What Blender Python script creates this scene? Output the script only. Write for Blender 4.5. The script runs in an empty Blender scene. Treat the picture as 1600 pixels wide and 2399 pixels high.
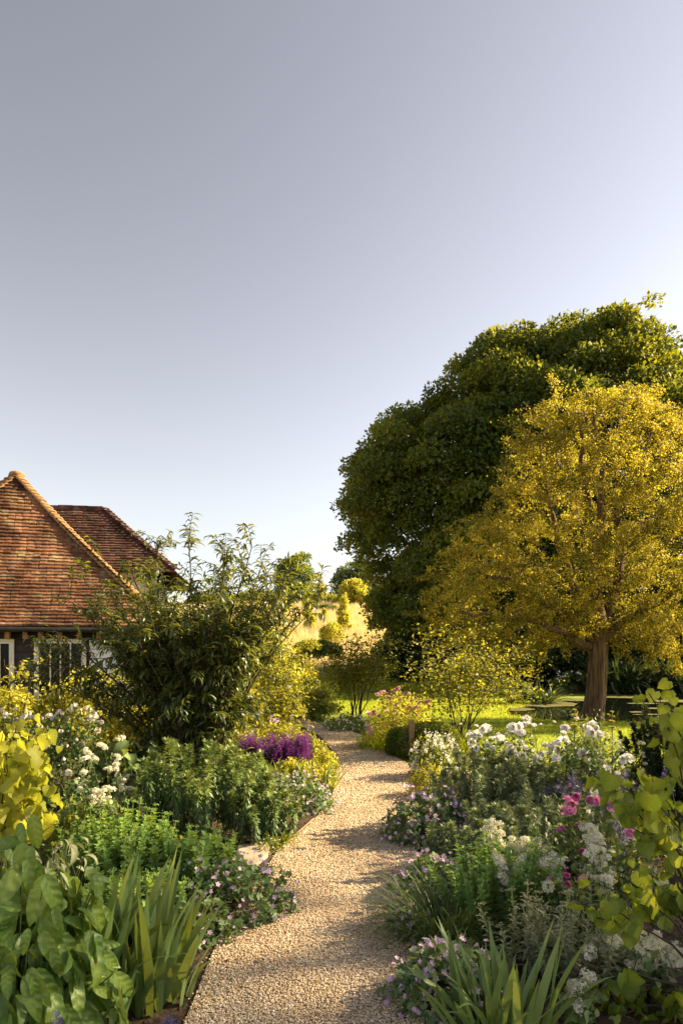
import bpy, math, random
import numpy as np
from mathutils import Vector, Matrix

# ------------------------------------------------------------------ camera, sky, sun, exposure
S = bpy.context.scene
COL = S.collection
F, CX, YH, H = 1620.0, 800.0, 1530.0, 1.8      # focal length (px of a 1600 px wide frame), principal x, horizon y, eye height
SUN_AZ, SUN_EL = math.radians(77), math.radians(30)
cam = bpy.data.cameras.new('camera'); cam_o = bpy.data.objects.new('camera', cam); COL.objects.link(cam_o)
cam.sensor_fit = 'HORIZONTAL'; cam.sensor_width = 36; cam.lens = F / 1600 * 36
cam.shift_y = (YH - 1199.5) / 1600; cam.clip_end = 3000; cam.clip_start = 0.05
cam_o.location = (0, 0, H); cam_o.rotation_euler = (math.pi / 2, 0, 0)
S.camera = cam_o
W = bpy.data.worlds.new('World'); S.world = W; W.use_nodes = True
wn = W.node_tree.nodes; wl = W.node_tree.links
sky = wn.new('ShaderNodeTexSky'); sky.sky_type = 'NISHITA'; sky.sun_disc = False
sky.sun_elevation = SUN_EL; sky.sun_rotation = SUN_AZ
sky.air_density = 1.25; sky.dust_density = 0.5; sky.ozone_density = 1.8
hs = wn.new('ShaderNodeHueSaturation'); hs.inputs['Saturation'].default_value = 0.32
tint = wn.new('ShaderNodeMix'); tint.data_type = 'RGBA'; tint.blend_type = 'MULTIPLY'; tint.inputs['Factor'].default_value = 1
tint.inputs[7].default_value = (0.428, 0.406, 0.394, 1)
gm = wn.new('ShaderNodeGamma'); gm.inputs[1].default_value = 1.6
wl.new(sky.outputs[0], gm.inputs[0]); wl.new(gm.outputs[0], hs.inputs['Color']); wl.new(hs.outputs[0], tint.inputs[6]); wl.new(tint.outputs[2], wn['Background'].inputs[0])
wn['Background'].inputs[1].default_value = 0.0535
sun = bpy.data.lights.new('sun', 'SUN'); sun.energy = 5.0; sun.angle = math.radians(0.8); sun.color = (1.0, 0.79, 0.47)
sun_o = bpy.data.objects.new('sun', sun); COL.objects.link(sun_o)
SD = Vector((math.sin(SUN_AZ) * math.cos(SUN_EL), math.cos(SUN_AZ) * math.cos(SUN_EL), math.sin(SUN_EL)))
sun_o.rotation_euler = (-SD).to_track_quat('-Z', 'Y').to_euler()
sun_o.location = (20, 10, 20)
S.view_settings.view_transform = 'Standard'; S.view_settings.look = 'None'
S.view_settings.gamma = 1; S.view_settings.exposure = 1.92
S.cycles.use_denoising = True
S.cycles.max_bounces = 7; S.cycles.diffuse_bounces = 4; S.cycles.glossy_bounces = 2; S.cycles.transmission_bounces = 5
S.cycles.sample_clamp_indirect = 6

# ------------------------------------------------------------------ helpers
TAU = 2 * math.pi
def terrain(x, y):
    y = np.asarray(y, float); t = np.clip((y - 30) / 80, 0, 1)
    rise = 9.9 * (0.22 * t * t + 0.78 * t) * np.clip((y - 30) / 6, 0, 1)
    return np.where(y > 110, 9.9 - (y - 110) * .02, rise) * 1.0
def at(x, y, Y): return np.array([(x - CX) / F * Y, Y, H - (y - YH) / F * Y])
def P(x, y):
    Y = F * H / (y - YH); return np.array([(x - CX) / F * Y, Y, 0.0])
def rng(s): return np.random.default_rng(s)
def nrm(a):
    a = np.asarray(a, float); return a / np.maximum(np.linalg.norm(a, axis=-1, keepdims=True), 1e-9)

class G:
    def __init__(s): s.b = []
    def add(s, V, Fc, v=0.5):
        V = np.asarray(V, float).reshape(-1, 3); Fc = np.asarray(Fc, int)
        s.b.append((V, Fc, np.full(len(V), v) if np.isscalar(v) else np.asarray(v, float))); return s
    def tris(s): return sum(len(f) * (f.shape[1] - 2) for _, f, _ in s.b)
    def mesh(s, name, mat, smooth=True):
        me = bpy.data.meshes.new(name)
        V = np.concatenate([b[0] for b in s.b]); vv = np.concatenate([b[2] for b in s.b])
        loops = []; tot = []; off = 0
        for v_, f_, _ in s.b:
            loops.append((f_ + off).ravel()); tot.append(np.full(len(f_), f_.shape[1])); off += len(v_)
        loops = np.concatenate(loops); tot = np.concatenate(tot)
        me.vertices.add(len(V)); me.vertices.foreach_set('co', V.ravel())
        me.loops.add(len(loops)); me.loops.foreach_set('vertex_index', loops.astype(np.int32))
        me.polygons.add(len(tot)); st = np.concatenate([[0], np.cumsum(tot)[:-1]])
        me.polygons.foreach_set('loop_start', st.astype(np.int32))
        me.polygons.foreach_set('use_smooth', np.full(len(tot), smooth))
        a = me.attributes.new('v', 'FLOAT', 'POINT'); a.data.foreach_set('value', vv.astype(np.float32))
        me.update(calc_edges=True); me.materials.append(mat)
        return me
    def obj(s, name, mat, parent=None, smooth=True, kind=None, label=None):
        return link(name, s.mesh(name, mat, smooth), parent, kind, label)
def link(name, me, parent=None, kind=None, label=None, mw=None):
    o = bpy.data.objects.new(name, me); COL.objects.link(o)
    if parent is not None: o.parent = parent
    if kind: o['kind'] = kind
    if label: o['label'] = label
    if mw is not None: o.matrix_basis = mw
    return o
def thing(name, label, cat, loc=(0, 0, 0), rz=0, group=None):
    o = bpy.data.objects.new(name, None); COL.objects.link(o); o.location = loc; o.rotation_euler = (0, 0, rz)
    o.empty_display_size = .1
    o['label'] = label; o['category'] = cat
    if group: o['group'] = group
    return o
def frames(d, up):
    d = nrm(d); x = np.cross(d, up); bad = np.linalg.norm(x, axis=-1) < 1e-4
    x[bad] = np.cross(d[bad], np.array([1, .1, .2])); x = nrm(x); z = np.cross(x, d); return x, d, z
def inst(T, pos, d, up, s):
    """copies of template T (leaf along +Y, face +Z) -> V, F"""
    tv, tf = T; pos = np.asarray(pos, float).reshape(-1, 3); n = len(pos)
    d = np.broadcast_to(np.asarray(d, float), (n, 3)).copy(); up = np.broadcast_to(np.asarray(up, float), (n, 3)).copy()
    s = np.broadcast_to(np.asarray(s, float), (n,))
    x, y, z = frames(d, up); R = np.stack([x, y, z], axis=1) * s[:, None, None]
    V = np.einsum('kj,njc->nkc', tv, R) + pos[:, None, :]
    Fc = tf[None] + (np.arange(n) * len(tv))[:, None, None]
    return V.reshape(-1, 3), Fc.reshape(-1, tf.shape[1])
def addleaves(g, T, pos, d, up, s, v):
    if len(pos) == 0: return
    V, Fc = inst(T, pos, d, up, s); g.add(V, Fc, np.repeat(np.broadcast_to(v, (len(pos),)), len(T[0])))
def mat_of(pos, d, up, s):
    x, y, z = frames(np.array([d], float), np.array([up], float))
    m = Matrix.Identity(4)
    for i in range(3):
        m[i][0] = x[0][i] * s; m[i][1] = y[0][i] * s; m[i][2] = z[0][i] * s; m[i][3] = pos[i]
    return m
def leaf_t(n, prof, fold=.2, bend=.3, base=0., wave=0., twist=0.):
    t = np.linspace(0, 1, n + 1); ang = bend * t
    y = np.concatenate([[0], np.cumsum(np.cos(ang[:-1] + bend / n / 2) / n)]); z = -np.concatenate([[0], np.cumsum(np.sin(ang[:-1] + bend / n / 2) / n)])
    w = np.array([prof(a) for a in t]); V = []
    for i in range(n + 1):
        eb = -base * (1 - t[i]) ** 3
        ny, nz = math.sin(ang[i]), math.cos(ang[i]); f = fold * w[i]; wv = wave * math.sin(i * 2.1) * w[i]
        V += [[-w[i], y[i] + eb + ny * (f + wv), z[i] + nz * (f + wv)], [0, y[i], z[i]], [w[i], y[i] + eb + ny * (f - wv), z[i] + nz * (f - wv)]]
    V = np.array(V)
    if twist:
        for i in range(n + 1):
            a = twist * t[i]; c, s_ = math.cos(a), math.sin(a); k = slice(3 * i, 3 * i + 3); x0, z0 = V[k, 0].copy(), V[k, 2] - z[i]
            V[k, 0] = c * x0 - s_ * z0; V[k, 2] = z[i] + s_ * x0 + c * z0
    Fc = []
    for i in range(n):
        a = 3 * i; Fc += [[a, a + 1, a + 4, a + 3], [a + 1, a + 2, a + 5, a + 4]]
    return V, np.array(Fc)
def lance(k): return lambda t: k * (math.sin(math.pi * min(1, .03 + .97 * t)) ** .9) * (1.15 - .45 * t)
def ovate(k): return lambda t: k * (math.sin(math.pi * min(1, (.04 + .96 * t) ** .75)) ** .8)
def heart(k): return lambda t: k * (max(0, 1 - t) ** .8) * (1.0 if t > .02 else .55) * (1 + .75 * math.sin(math.pi * min(1, t * 1.0)))
def strap(k): return lambda t: k * (1 if t < .55 else max(0.02, 1 - ((t - .55) / .45) ** 1.6)) * (.75 + .25 * min(1, t * 4))
L2 = (np.array([[0, 0, 0], [.3, .48, .07], [0, 1, -.06], [-.3, .48, .07]]), np.array([[0, 1, 2], [0, 2, 3]]))       # two-face small leaf
L2n = (np.array([[0, 0, 0], [.16, .45, .05], [0, 1, -.12], [-.16, .45, .05]]), np.array([[0, 1, 2], [0, 2, 3]]))
L4 = leaf_t(2, ovate(.34), .25, .5)
L6 = leaf_t(3, ovate(.33), .3, .6)
LN = leaf_t(3, lance(.13), .35, 1.0)
NEEDLE = leaf_t(2, lance(.085), .3, .5)
def tube(g, pts, rad, sides=6, v=.5):
    pts = np.asarray(pts, float); n = len(pts); rad = np.broadcast_to(rad, (n,))
    tg = np.gradient(pts, axis=0); tg = nrm(tg); up = np.tile([[.31, .17, .93]], (n, 1)); x, d, z = frames(tg, up)
    a = np.arange(sides) / sides * TAU
    V = pts[:, None] + rad[:, None, None] * (np.cos(a)[None, :, None] * x[:, None] + np.sin(a)[None, :, None] * z[:, None])
    Fc = []
    for i in range(n - 1):
        for j in range(sides):
            k = (j + 1) % sides; Fc.append([i * sides + j, i * sides + k, (i + 1) * sides + k, (i + 1) * sides + j])
    g.add(V, Fc, v)
def box(g, lo, hi, v=.5, M=None):
    (a, b, c), (d, e, f) = lo, hi
    V = np.array([[a, b, c], [d, b, c], [d, e, c], [a, e, c], [a, b, f], [d, b, f], [d, e, f], [a, e, f]], float)
    if M is not None: V = V @ np.array(M.to_3x3()).T + np.array(M.translation)
    g.add(V, [[0, 3, 2, 1], [4, 5, 6, 7], [0, 1, 5, 4], [1, 2, 6, 5], [2, 3, 7, 6], [3, 0, 4, 7]], v)
def curve(p0, p1, sag, n, r=None, jit=0.):
    t = np.linspace(0, 1, n)[:, None]; p = np.asarray(p0) * (1 - t) + np.asarray(p1) * t
    p = p + np.asarray(sag)[None] * (4 * t * (1 - t))
    if r is not None and jit: p[1:-1] += r.normal(0, jit, (n - 2, 3))
    return p
ICO_V = None
def pebble_t():
    v = np.array([[1, 0, 0], [-1, 0, 0], [0, 1, 0], [0, -1, 0], [0, 0, 1], [0, 0, -1]], float)
    f = np.array([[0, 2, 4], [2, 1, 4], [1, 3, 4], [3, 0, 4], [2, 0, 5], [1, 2, 5], [3, 1, 5], [0, 3, 5]]); return v, f
def ball_t(nu=6, nv=4):
    V = [[0, 0, -1]]
    for i in range(1, nv):
        for j in range(nu): a = j / nu * TAU; b = math.pi * i / nv; V.append([math.sin(b) * math.cos(a), math.sin(b) * math.sin(a), -math.cos(b)])
    V.append([0, 0, 1]); Fc = []
    for j in range(nu):
        k = (j + 1) % nu; Fc += [[0, 1 + k, 1 + j], [len(V) - 1, 1 + (nv - 2) * nu + j, 1 + (nv - 2) * nu + k]]
        for i in range(nv - 2):
            a = 1 + i * nu; Fc += [[a + j, a + k, a + nu + k], [a + j, a + nu + k, a + nu + j]]
    return np.array(V), np.array(Fc)
BALL = ball_t()

# ------------------------------------------------------------------ materials
def newmat(name):
    m = bpy.data.materials.new(name); m.use_nodes = True; nt = m.node_tree
    return m, nt.nodes, nt.links, nt.nodes['Principled BSDF']
def ramp(nodes, stops):
    r = nodes.new('ShaderNodeValToRGB'); e = r.color_ramp.elements
    while len(e) < len(stops): e.new(.5)
    for i, (p, c) in enumerate(stops): e[i].position = p; e[i].color = (*c, 1)
    return r
def leaf_mat(name, cols, tr, w=.42, rough=.5, spec=.3, orand=.5, vein=0.):
    """cols: dark..light leaf colours; tr: two colours of the light that passes through"""
    m, n, l, b = newmat(name)
    at_ = n.new('ShaderNodeAttribute'); at_.attribute_name = 'v'; oi = n.new('ShaderNodeObjectInfo')
    a = n.new('ShaderNodeMath'); a.operation = 'MULTIPLY_ADD'; a.inputs[1].default_value = orand; l.new(oi.outputs['Random'], a.inputs[0])
    l.new(at_.outputs['Fac'], a.inputs[2])
    s_ = n.new('ShaderNodeMath'); s_.operation = 'SUBTRACT'; l.new(a.outputs[0], s_.inputs[0]); s_.inputs[1].default_value = orand / 2
    k = len(cols) - 1
    r = ramp(n, [(i / k, c) for i, c in enumerate(cols)]); l.new(s_.outputs[0], r.inputs[0])
    t = ramp(n, [(0, tr[0]), (1, tr[1])]); l.new(s_.outputs[0], t.inputs[0])
    l.new(r.outputs[0], b.inputs['Base Color']); b.inputs['Roughness'].default_value = rough; b.inputs['Specular IOR Level'].default_value = spec
    if vein:   # side veins and quilting of a single leaf, in the leaf's own coordinates
        tc = n.new('ShaderNodeTexCoord'); sx = n.new('ShaderNodeSeparateXYZ'); l.new(tc.outputs['Object'], sx.inputs[0])
        ab = n.new('ShaderNodeMath'); ab.operation = 'ABSOLUTE'; l.new(sx.outputs[0], ab.inputs[0])
        ma = n.new('ShaderNodeMath'); ma.operation = 'MULTIPLY_ADD'; l.new(ab.outputs[0], ma.inputs[0]); ma.inputs[1].default_value = -.75; l.new(sx.outputs[1], ma.inputs[2])
        mu = n.new('ShaderNodeMath'); mu.operation = 'MULTIPLY'; l.new(ma.outputs[0], mu.inputs[0]); mu.inputs[1].default_value = 34
        si = n.new('ShaderNodeMath'); si.operation = 'SINE'; l.new(mu.outputs[0], si.inputs[0])
        nz = n.new('ShaderNodeTexNoise'); nz.inputs['Scale'].default_value = 9; nz.inputs['Detail'].default_value = 5; l.new(tc.outputs['Object'], nz.inputs['Vector'])
        sm = n.new('ShaderNodeMath'); sm.operation = 'MULTIPLY_ADD'; l.new(nz.outputs[0], sm.inputs[0]); sm.inputs[1].default_value = 2.2; l.new(si.outputs[0], sm.inputs[2])
        bp = n.new('ShaderNodeBump'); bp.inputs['Strength'].default_value = vein; bp.inputs['Distance'].default_value = .006; l.new(sm.outputs[0], bp.inputs['Height']); l.new(bp.outputs[0], b.inputs['Normal'])
        va = n.new('ShaderNodeMath'); va.operation = 'MULTIPLY_ADD'; l.new(nz.outputs[0], va.inputs[0]); va.inputs[1].default_value = .7; l.new(s_.outputs[0], va.inputs[2])
        vb = n.new('ShaderNodeMath'); vb.operation = 'SUBTRACT'; l.new(va.outputs[0], vb.inputs[0]); vb.inputs[1].default_value = .35
        l.new(vb.outputs[0], r.inputs[0]); l.new(vb.outputs[0], t.inputs[0])
    tb = n.new('ShaderNodeBsdfTranslucent'); l.new(t.outputs[0], tb.inputs[0])
    mx = n.new('ShaderNodeMixShader'); mx.inputs[0].default_value = w; l.new(b.outputs[0], mx.inputs[1]); l.new(tb.outputs[0], mx.inputs[2])
    l.new(mx.outputs[0], n['Material Output'].inputs[0]); return m
def solid(name, c0, c1, scale=8., rough=.8, bump=.0, detail=4., stretch=(1, 1, 1), spec=.3, orand=.0):
    m, n, l, b = newmat(name)
    tc = n.new('ShaderNodeTexCoord'); mp = n.new('ShaderNodeMapping'); mp.inputs['Scale'].default_value = stretch; l.new(tc.outputs['Object'], mp.inputs[0])
    no = n.new('ShaderNodeTexNoise'); no.inputs['Scale'].default_value = scale; no.inputs['Detail'].default_value = detail; l.new(mp.outputs[0], no.inputs['Vector'])
    r = ramp(n, [(.3, c0), (.7, c1)])
    if orand:
        oi = n.new('ShaderNodeObjectInfo'); at_ = n.new('ShaderNodeAttribute'); at_.attribute_name = 'v'
        a = n.new('ShaderNodeMath'); a.operation = 'MULTIPLY_ADD'; a.inputs[1].default_value = orand; l.new(oi.outputs['Random'], a.inputs[0]); l.new(no.outputs[0], a.inputs[2])
        c = n.new('ShaderNodeMath'); c.operation = 'MULTIPLY_ADD'; c.inputs[1].default_value = orand * 2; l.new(at_.outputs['Fac'], c.inputs[0]); l.new(a.outputs[0], c.inputs[2])
        d = n.new('ShaderNodeMath'); d.operation = 'SUBTRACT'; d.inputs[1].default_value = orand * 1.5; l.new(c.outputs[0], d.inputs[0]); l.new(d.outputs[0], r.inputs[0])
    else: l.new(no.outputs[0], r.inputs[0])
    l.new(r.outputs[0], b.inputs['Base Color']); b.inputs['Roughness'].default_value = rough; b.inputs['Specular IOR Level'].default_value = spec
    if bump:
        bp = n.new('ShaderNodeBump'); bp.inputs['Strength'].default_value = bump; bp.inputs['Distance'].default_value = .03; l.new(no.outputs[0], bp.inputs['Height']); l.new(bp.outputs[0], b.inputs['Normal'])
    return m
M = {}
M['oak'] = leaf_mat('oak_leaf', [(.018, .038, .008), (.038, .07, .013), (.09, .125, .02)], [(.12, .17, .01), (.48, .45, .025)], .38, .55)
M['gold'] = leaf_mat('golden_leaf', [(.055, .055, .010), (.17, .145, .018), (.33, .265, .034)], [(.34, .29, .015), (.82, .66, .045)], .46, .5)
M['peach'] = leaf_mat('willow_leaf', [(.02, .04, .013), (.04, .068, .018), (.085, .11, .026)], [(.12, .16, .012), (.46, .43, .035)], .33, .36, .5)
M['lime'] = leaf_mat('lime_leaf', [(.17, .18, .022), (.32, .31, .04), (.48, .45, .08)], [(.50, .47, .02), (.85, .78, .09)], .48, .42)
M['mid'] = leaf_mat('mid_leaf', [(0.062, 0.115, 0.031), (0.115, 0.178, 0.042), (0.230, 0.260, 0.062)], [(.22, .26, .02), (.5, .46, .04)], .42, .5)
M['airy'] = leaf_mat('airy_leaf', [(.06, .08, .014), (.115, .125, .02), (.21, .19, .03)], [(.34, .34, .02), (.72, .6, .05)], .46, .5)
M['airyg'] = leaf_mat('airy_green_leaf', [(.045, .065, .012), (.09, .11, .018), (.17, .165, .03)], [(.22, .24, .015), (.6, .52, .04)], .44, .5)
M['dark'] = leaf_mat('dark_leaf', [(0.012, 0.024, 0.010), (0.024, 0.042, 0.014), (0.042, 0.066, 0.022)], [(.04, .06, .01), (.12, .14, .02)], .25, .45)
M['rose_leaf'] = leaf_mat('rose_leaf', [(0.052, 0.102, 0.041), (0.102, 0.165, 0.062), (0.192, 0.257, 0.089)], [(.14, .18, .015), (.38, .36, .04)], .35, .45)
M['euph'] = leaf_mat('spurge_leaf', [(0.073, 0.128, 0.044), (0.128, 0.201, 0.063), (0.318, 0.379, 0.097)], [(.14, .2, .03), (.36, .38, .07)], .28, .45, .4)
M['euph_grey'] = leaf_mat('grey_spurge_leaf', [(0.136, 0.186, 0.096), (0.220, 0.277, 0.141), (0.328, 0.384, 0.186)], [(.16, .2, .06), (.36, .38, .1)], .28, .45, .4)
M['sedum'] = leaf_mat('sedum_leaf', [(0.097, 0.201, 0.043), (0.158, 0.280, 0.061), (0.269, 0.402, 0.097)], [(.2, .32, .02), (.45, .5, .05)], .33, .42)
M['ger'] = leaf_mat('geranium_leaf', [(0.079, 0.147, 0.059), (0.147, 0.225, 0.094), (0.266, 0.346, 0.131)], [(.12, .17, .03), (.32, .34, .06)], .32, .5)
M['iris'] = leaf_mat('iris_leaf', [(0.082, 0.154, 0.059), (0.154, 0.246, 0.082), (0.284, 0.353, 0.106)], [(.14, .2, .02), (.40, .40, .04)], .34, .42, .4)
M['redbud'] = leaf_mat('redbud_leaf', [(.055, .11, .012), (.095, .16, .02), (.17, .23, .03)], [(.20, .30, .012), (.52, .50, .03)], .45, .4, .4, vein=.25)
M['redbud_gold'] = leaf_mat('golden_redbud_leaf', [(.15, .18, .016), (.25, .27, .025), (.36, .35, .04)], [(.42, .47, .02), (.80, .74, .06)], .48, .42, vein=.18)
M['sage'] = leaf_mat('sage_leaf', [(.16, .19, .10), (.25, .27, .16), (.36, .36, .23)], [(.25, .26, .06), (.5, .45, .12)], .3, .7, .2)
M['bigleaf'] = leaf_mat('broad_leaf', [(0.068, 0.141, 0.020), (0.124, 0.215, 0.034), (0.226, 0.316, 0.056)], [(.18, .28, .02), (.46, .50, .05)], .34, .4, .5, vein=.3)
M['grass'] = leaf_mat('grass_blade', [(0.094, 0.160, 0.022), (0.160, 0.226, 0.029), (0.282, 0.302, 0.038)], [(.28, .32, .01), (.6, .55, .03)], .45, .5)
M['lawnb'] = leaf_mat('lawn_blade', [(.11, .17, .012), (.19, .25, .016), (.29, .33, .022)], [(.32, .44, .01), (.66, .66, .03)], .48, .5)
M['dgrass'] = leaf_mat('dark_grass_blade', [(0.059, 0.108, 0.035), (0.108, 0.167, 0.055), (0.197, 0.236, 0.069)], [(.12, .16, .02), (.3, .32, .03)], .35, .45)
M['straw'] = leaf_mat('meadow_blade', [(.45, .36, .16), (.60, .48, .25), (.74, .62, .36)], [(.6, .46, .18), (.88, .70, .34)], .45, .7, .1)
M['reed'] = leaf_mat('reed_blade', [(0.029, 0.051, 0.026), (0.051, 0.080, 0.041), (0.087, 0.123, 0.058)], [(.06, .09, .02), (.16, .2, .04)], .28, .4)
M['white_petal'] = leaf_mat('white_petal', [(.72, .66, .62), (.82, .78, .74), (.85, .83, .79)], [(.8, .72, .62), (.88, .84, .76)], .38, .6, .2)
M['blush'] = leaf_mat('blush_petal', [(0.693, 0.525, 0.462), (0.798, 0.693, 0.609), (0.840, 0.788, 0.714)], [(.75, .6, .48), (.85, .75, .62)], .35, .6, .2)
M['pink'] = leaf_mat('hot_pink_petal', [(.50, .05, .26), (.68, .15, .42), (.78, .36, .58)], [(.65, .1, .36), (.82, .3, .56)], .35, .6, .2)
M['coral'] = leaf_mat('rose_pink_petal', [(.68, .20, .32), (.80, .36, .48), (.85, .56, .62)], [(.78, .28, .38), (.9, .52, .58)], .35, .6, .2)
M['lilac'] = leaf_mat('lilac_petal', [(0.483, 0.294, 0.504), (0.630, 0.441, 0.651), (0.756, 0.609, 0.756)], [(.55, .32, .5), (.75, .55, .7)], .35, .6, .2)
M['cream'] = leaf_mat('cream_petal', [(.62, .60, .40), (.80, .77, .62), (.85, .84, .75)], [(.7, .66, .4), (.85, .8, .6)], .35, .7, .1)
M['purple'] = leaf_mat('purple_floret', [(.07, .012, .13), (.13, .025, .19), (.25, .06, .27)], [(.18, .03, .24), (.38, .09, .36)], .3, .6, .2)
M['violet'] = leaf_mat('violet_floret', [(.10, .08, .22), (.17, .14, .32), (.28, .24, .44)], [(.15, .12, .3), (.32, .26, .5)], .3, .6, .2)
M['yellowfl'] = leaf_mat('yellow_whorl', [(0.367, 0.284, 0.053), (0.525, 0.420, 0.084), (0.651, 0.525, 0.126)], [(.5, .4, .05), (.8, .65, .1)], .35, .7, .1)
M['stem'] = solid('green_stem', (.06, .085, .025), (.12, .14, .045), 20, .6)
M['twig'] = solid('brown_twig', (.03, .021, .014), (.085, .06, .038), 25, .8)
M['bark'] = solid('brown_bark', (.028, .017, .010), (.17, .098, .048), 3.2, .9, 1.0, 8, (5, 5, .7))
M['darkbark'] = solid('dark_bark', (.03, .022, .015), (.09, .065, .04), 6, .9, .6, 5, (3, 3, .6))
M['soil'] = solid('soil', (.028, .018, .011), (.085, .052, .032), 30, .95, .8, 8)
M['post'] = solid('weathered_post', (.15, .095, .05), (.28, .19, .105), 14, .85, .3, 5, (6, 6, .6))
M['slab'] = solid('stone_slab', (.30, .24, .18), (.42, .35, .27), 9, .85, .15, 6)
M['tile'] = solid('clay_tile', (.085, .04, .026), (.30, .145, .074), 3.0, .85, .3, 9, spec=.2, orand=.11)
M['tile2'] = solid('brown_clay_tile', (.05, .027, .022), (.18, .088, .066), 3.5, .85, .25, 7, spec=.2, orand=.25)
for key, c in (('tile', (.36, .30, .16)), ('tile2', (.20, .17, .12))):   # lichen and grime in patches of their own
    mt = M[key]; n = mt.node_tree.nodes; l = mt.node_tree.links; b = n['Principled BSDF']; src = b.inputs['Base Color'].links[0].from_socket
    ge = n.new('ShaderNodeNewGeometry'); no = n.new('ShaderNodeTexNoise'); no.inputs['Scale'].default_value = 2.3; no.inputs['Detail'].default_value = 12; no.inputs['Roughness'].default_value = .72; l.new(ge.outputs['Position'], no.inputs['Vector'])
    rr_ = ramp(n, [(.54, (0, 0, 0)), (.66, (.75, .75, .75))]); l.new(no.outputs[0], rr_.inputs[0]); mx = n.new('ShaderNodeMix'); mx.data_type = 'RGBA'; l.new(rr_.outputs[0], mx.inputs[0]); l.new(src, mx.inputs[6]); mx.inputs[7].default_value = (*c, 1)
    n2 = n.new('ShaderNodeTexNoise'); n2.inputs['Scale'].default_value = 1.1; n2.inputs['Detail'].default_value = 10; n2.inputs['Roughness'].default_value = .65; l.new(ge.outputs['Position'], n2.inputs['Vector']); r3 = ramp(n, [(.42, (.42, .38, .36)), (.56, (1, 1, 1))]); l.new(n2.outputs[0], r3.inputs[0])
    m2 = n.new('ShaderNodeMix'); m2.data_type = 'RGBA'; m2.blend_type = 'MULTIPLY'; m2.inputs[0].default_value = 1; l.new(mx.outputs[2], m2.inputs[6]); l.new(r3.outputs[0], m2.inputs[7]); l.new(m2.outputs[2], b.inputs['Base Color'])
M['hiptile'] = solid('sunlit_hip_tile', (.16, .09, .045), (.36, .215, .10), 9, .9, .3, 6, spec=.15, orand=.2)  # paler gold than the slope: sunlight along the hip put into the colour
M['board'] = solid('black_board', (.018, .016, .014), (.05, .042, .036), 5, .7, .2, 6, (.6, 5, 9), orand=.1)
M['frame'] = solid('cream_paint', (.56, .50, .37), (.72, .66, .52), 9, .55, .05)
M['wpanel'] = solid('white_paint', (.60, .60, .58), (.74, .74, .72), 6, .6, .05)
M['gutter'] = solid('black_gutter', (.012, .012, .012), (.03, .03, .03), 8, .4)
M['rafter'] = solid('rafter_end', (.20, .10, .04), (.36, .19, .08), 12, .8)
M['render'] = solid('pale_wall', (.50, .47, .42), (.62, .59, .54), 3, .9)
m, n, l, b = newmat('window_glass'); b.inputs['Base Color'].default_value = (.012, .013, .012, 1); b.inputs['Roughness'].default_value = .06; b.inputs['Specular IOR Level'].default_value = .12; M['glass'] = m
# gravel sheet
def gravel_mat():
    m, n, l, b = newmat('gravel_bed'); tc = n.new('ShaderNodeTexCoord')
    vo = n.new('ShaderNodeTexVoronoi'); vo.inputs['Scale'].default_value = 75; l.new(tc.outputs['Object'], vo.inputs['Vector'])
    sp = n.new('ShaderNodeSeparateColor'); l.new(vo.outputs['Color'], sp.inputs[0])
    r = ramp(n, [(0, (.20, .13, .07)), (.3, (.44, .32, .19)), (.75, (.62, .47, .31)), (1, (.72, .60, .44))]); l.new(sp.outputs[0], r.inputs[0])
    no = n.new('ShaderNodeTexNoise'); no.inputs['Scale'].default_value = 1.6; no.inputs['Detail'].default_value = 5; l.new(tc.outputs['Object'], no.inputs['Vector'])
    r2 = ramp(n, [(.35, (.72, .70, .68)), (.65, (1, 1, 1))]); l.new(no.outputs[0], r2.inputs[0])
    mx = n.new('ShaderNodeMix'); mx.data_type = 'RGBA'; mx.blend_type = 'MULTIPLY'; mx.inputs[0].default_value = 1; l.new(r.outputs[0], mx.inputs[6]); l.new(r2.outputs[0], mx.inputs[7])
    l.new(mx.outputs[2], b.inputs['Base Color']); b.inputs['Roughness'].default_value = .9; b.inputs['Specular IOR Level'].default_value = .2
    bp = n.new('ShaderNodeBump'); bp.inputs['Strength'].default_value = 1; bp.inputs['Distance'].default_value = .012; bp.invert = True; l.new(vo.outputs['Distance'], bp.inputs['Height']); l.new(bp.outputs[0], b.inputs['Normal'])
    return m
M['gravel'] = gravel_mat()
def pebble_mat():
    m, n, l, b = newmat('gravel_stone'); a = n.new('ShaderNodeAttribute'); a.attribute_name = 'v'
    r = ramp(n, [(0, (.19, .13, .08)), (.22, (.45, .34, .22)), (.65, (.62, .49, .345)), (.92, (.70, .60, .46)), (1, (.78, .72, .63))]); l.new(a.outputs['Fac'], r.inputs[0])
    l.new(r.outputs[0], b.inputs['Base Color']); b.inputs['Roughness'].default_value = .85; b.inputs['Specular IOR Level'].default_value = .2; return m
M['pebble'] = pebble_mat()
M['lawn'] = solid('lawn_turf', (.12, .175, .012), (.20, .25, .02), 2.2, .95, .4, 9)
M['ground'] = solid('rough_grass_ground', (.28, .22, .09), (.46, .36, .17), .7, .95, .4, 10)
m, n, l, b = newmat('pond_water'); b.inputs['Base Color'].default_value = (.006, .008, .005, 1); b.inputs['Roughness'].default_value = .04; b.inputs['Specular IOR Level'].default_value = .5
no = n.new('ShaderNodeTexNoise'); no.inputs['Scale'].default_value = 3; bp = n.new('ShaderNodeBump'); bp.inputs['Strength'].default_value = .05; bp.inputs['Distance'].default_value = .02
l.new(no.outputs[0], bp.inputs['Height']); l.new(bp.outputs[0], b.inputs['Normal']); M['water'] = m
M['weed'] = solid('duckweed', (.06, .06, .012), (.13, .12, .025), 5, .9, .3)

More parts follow.
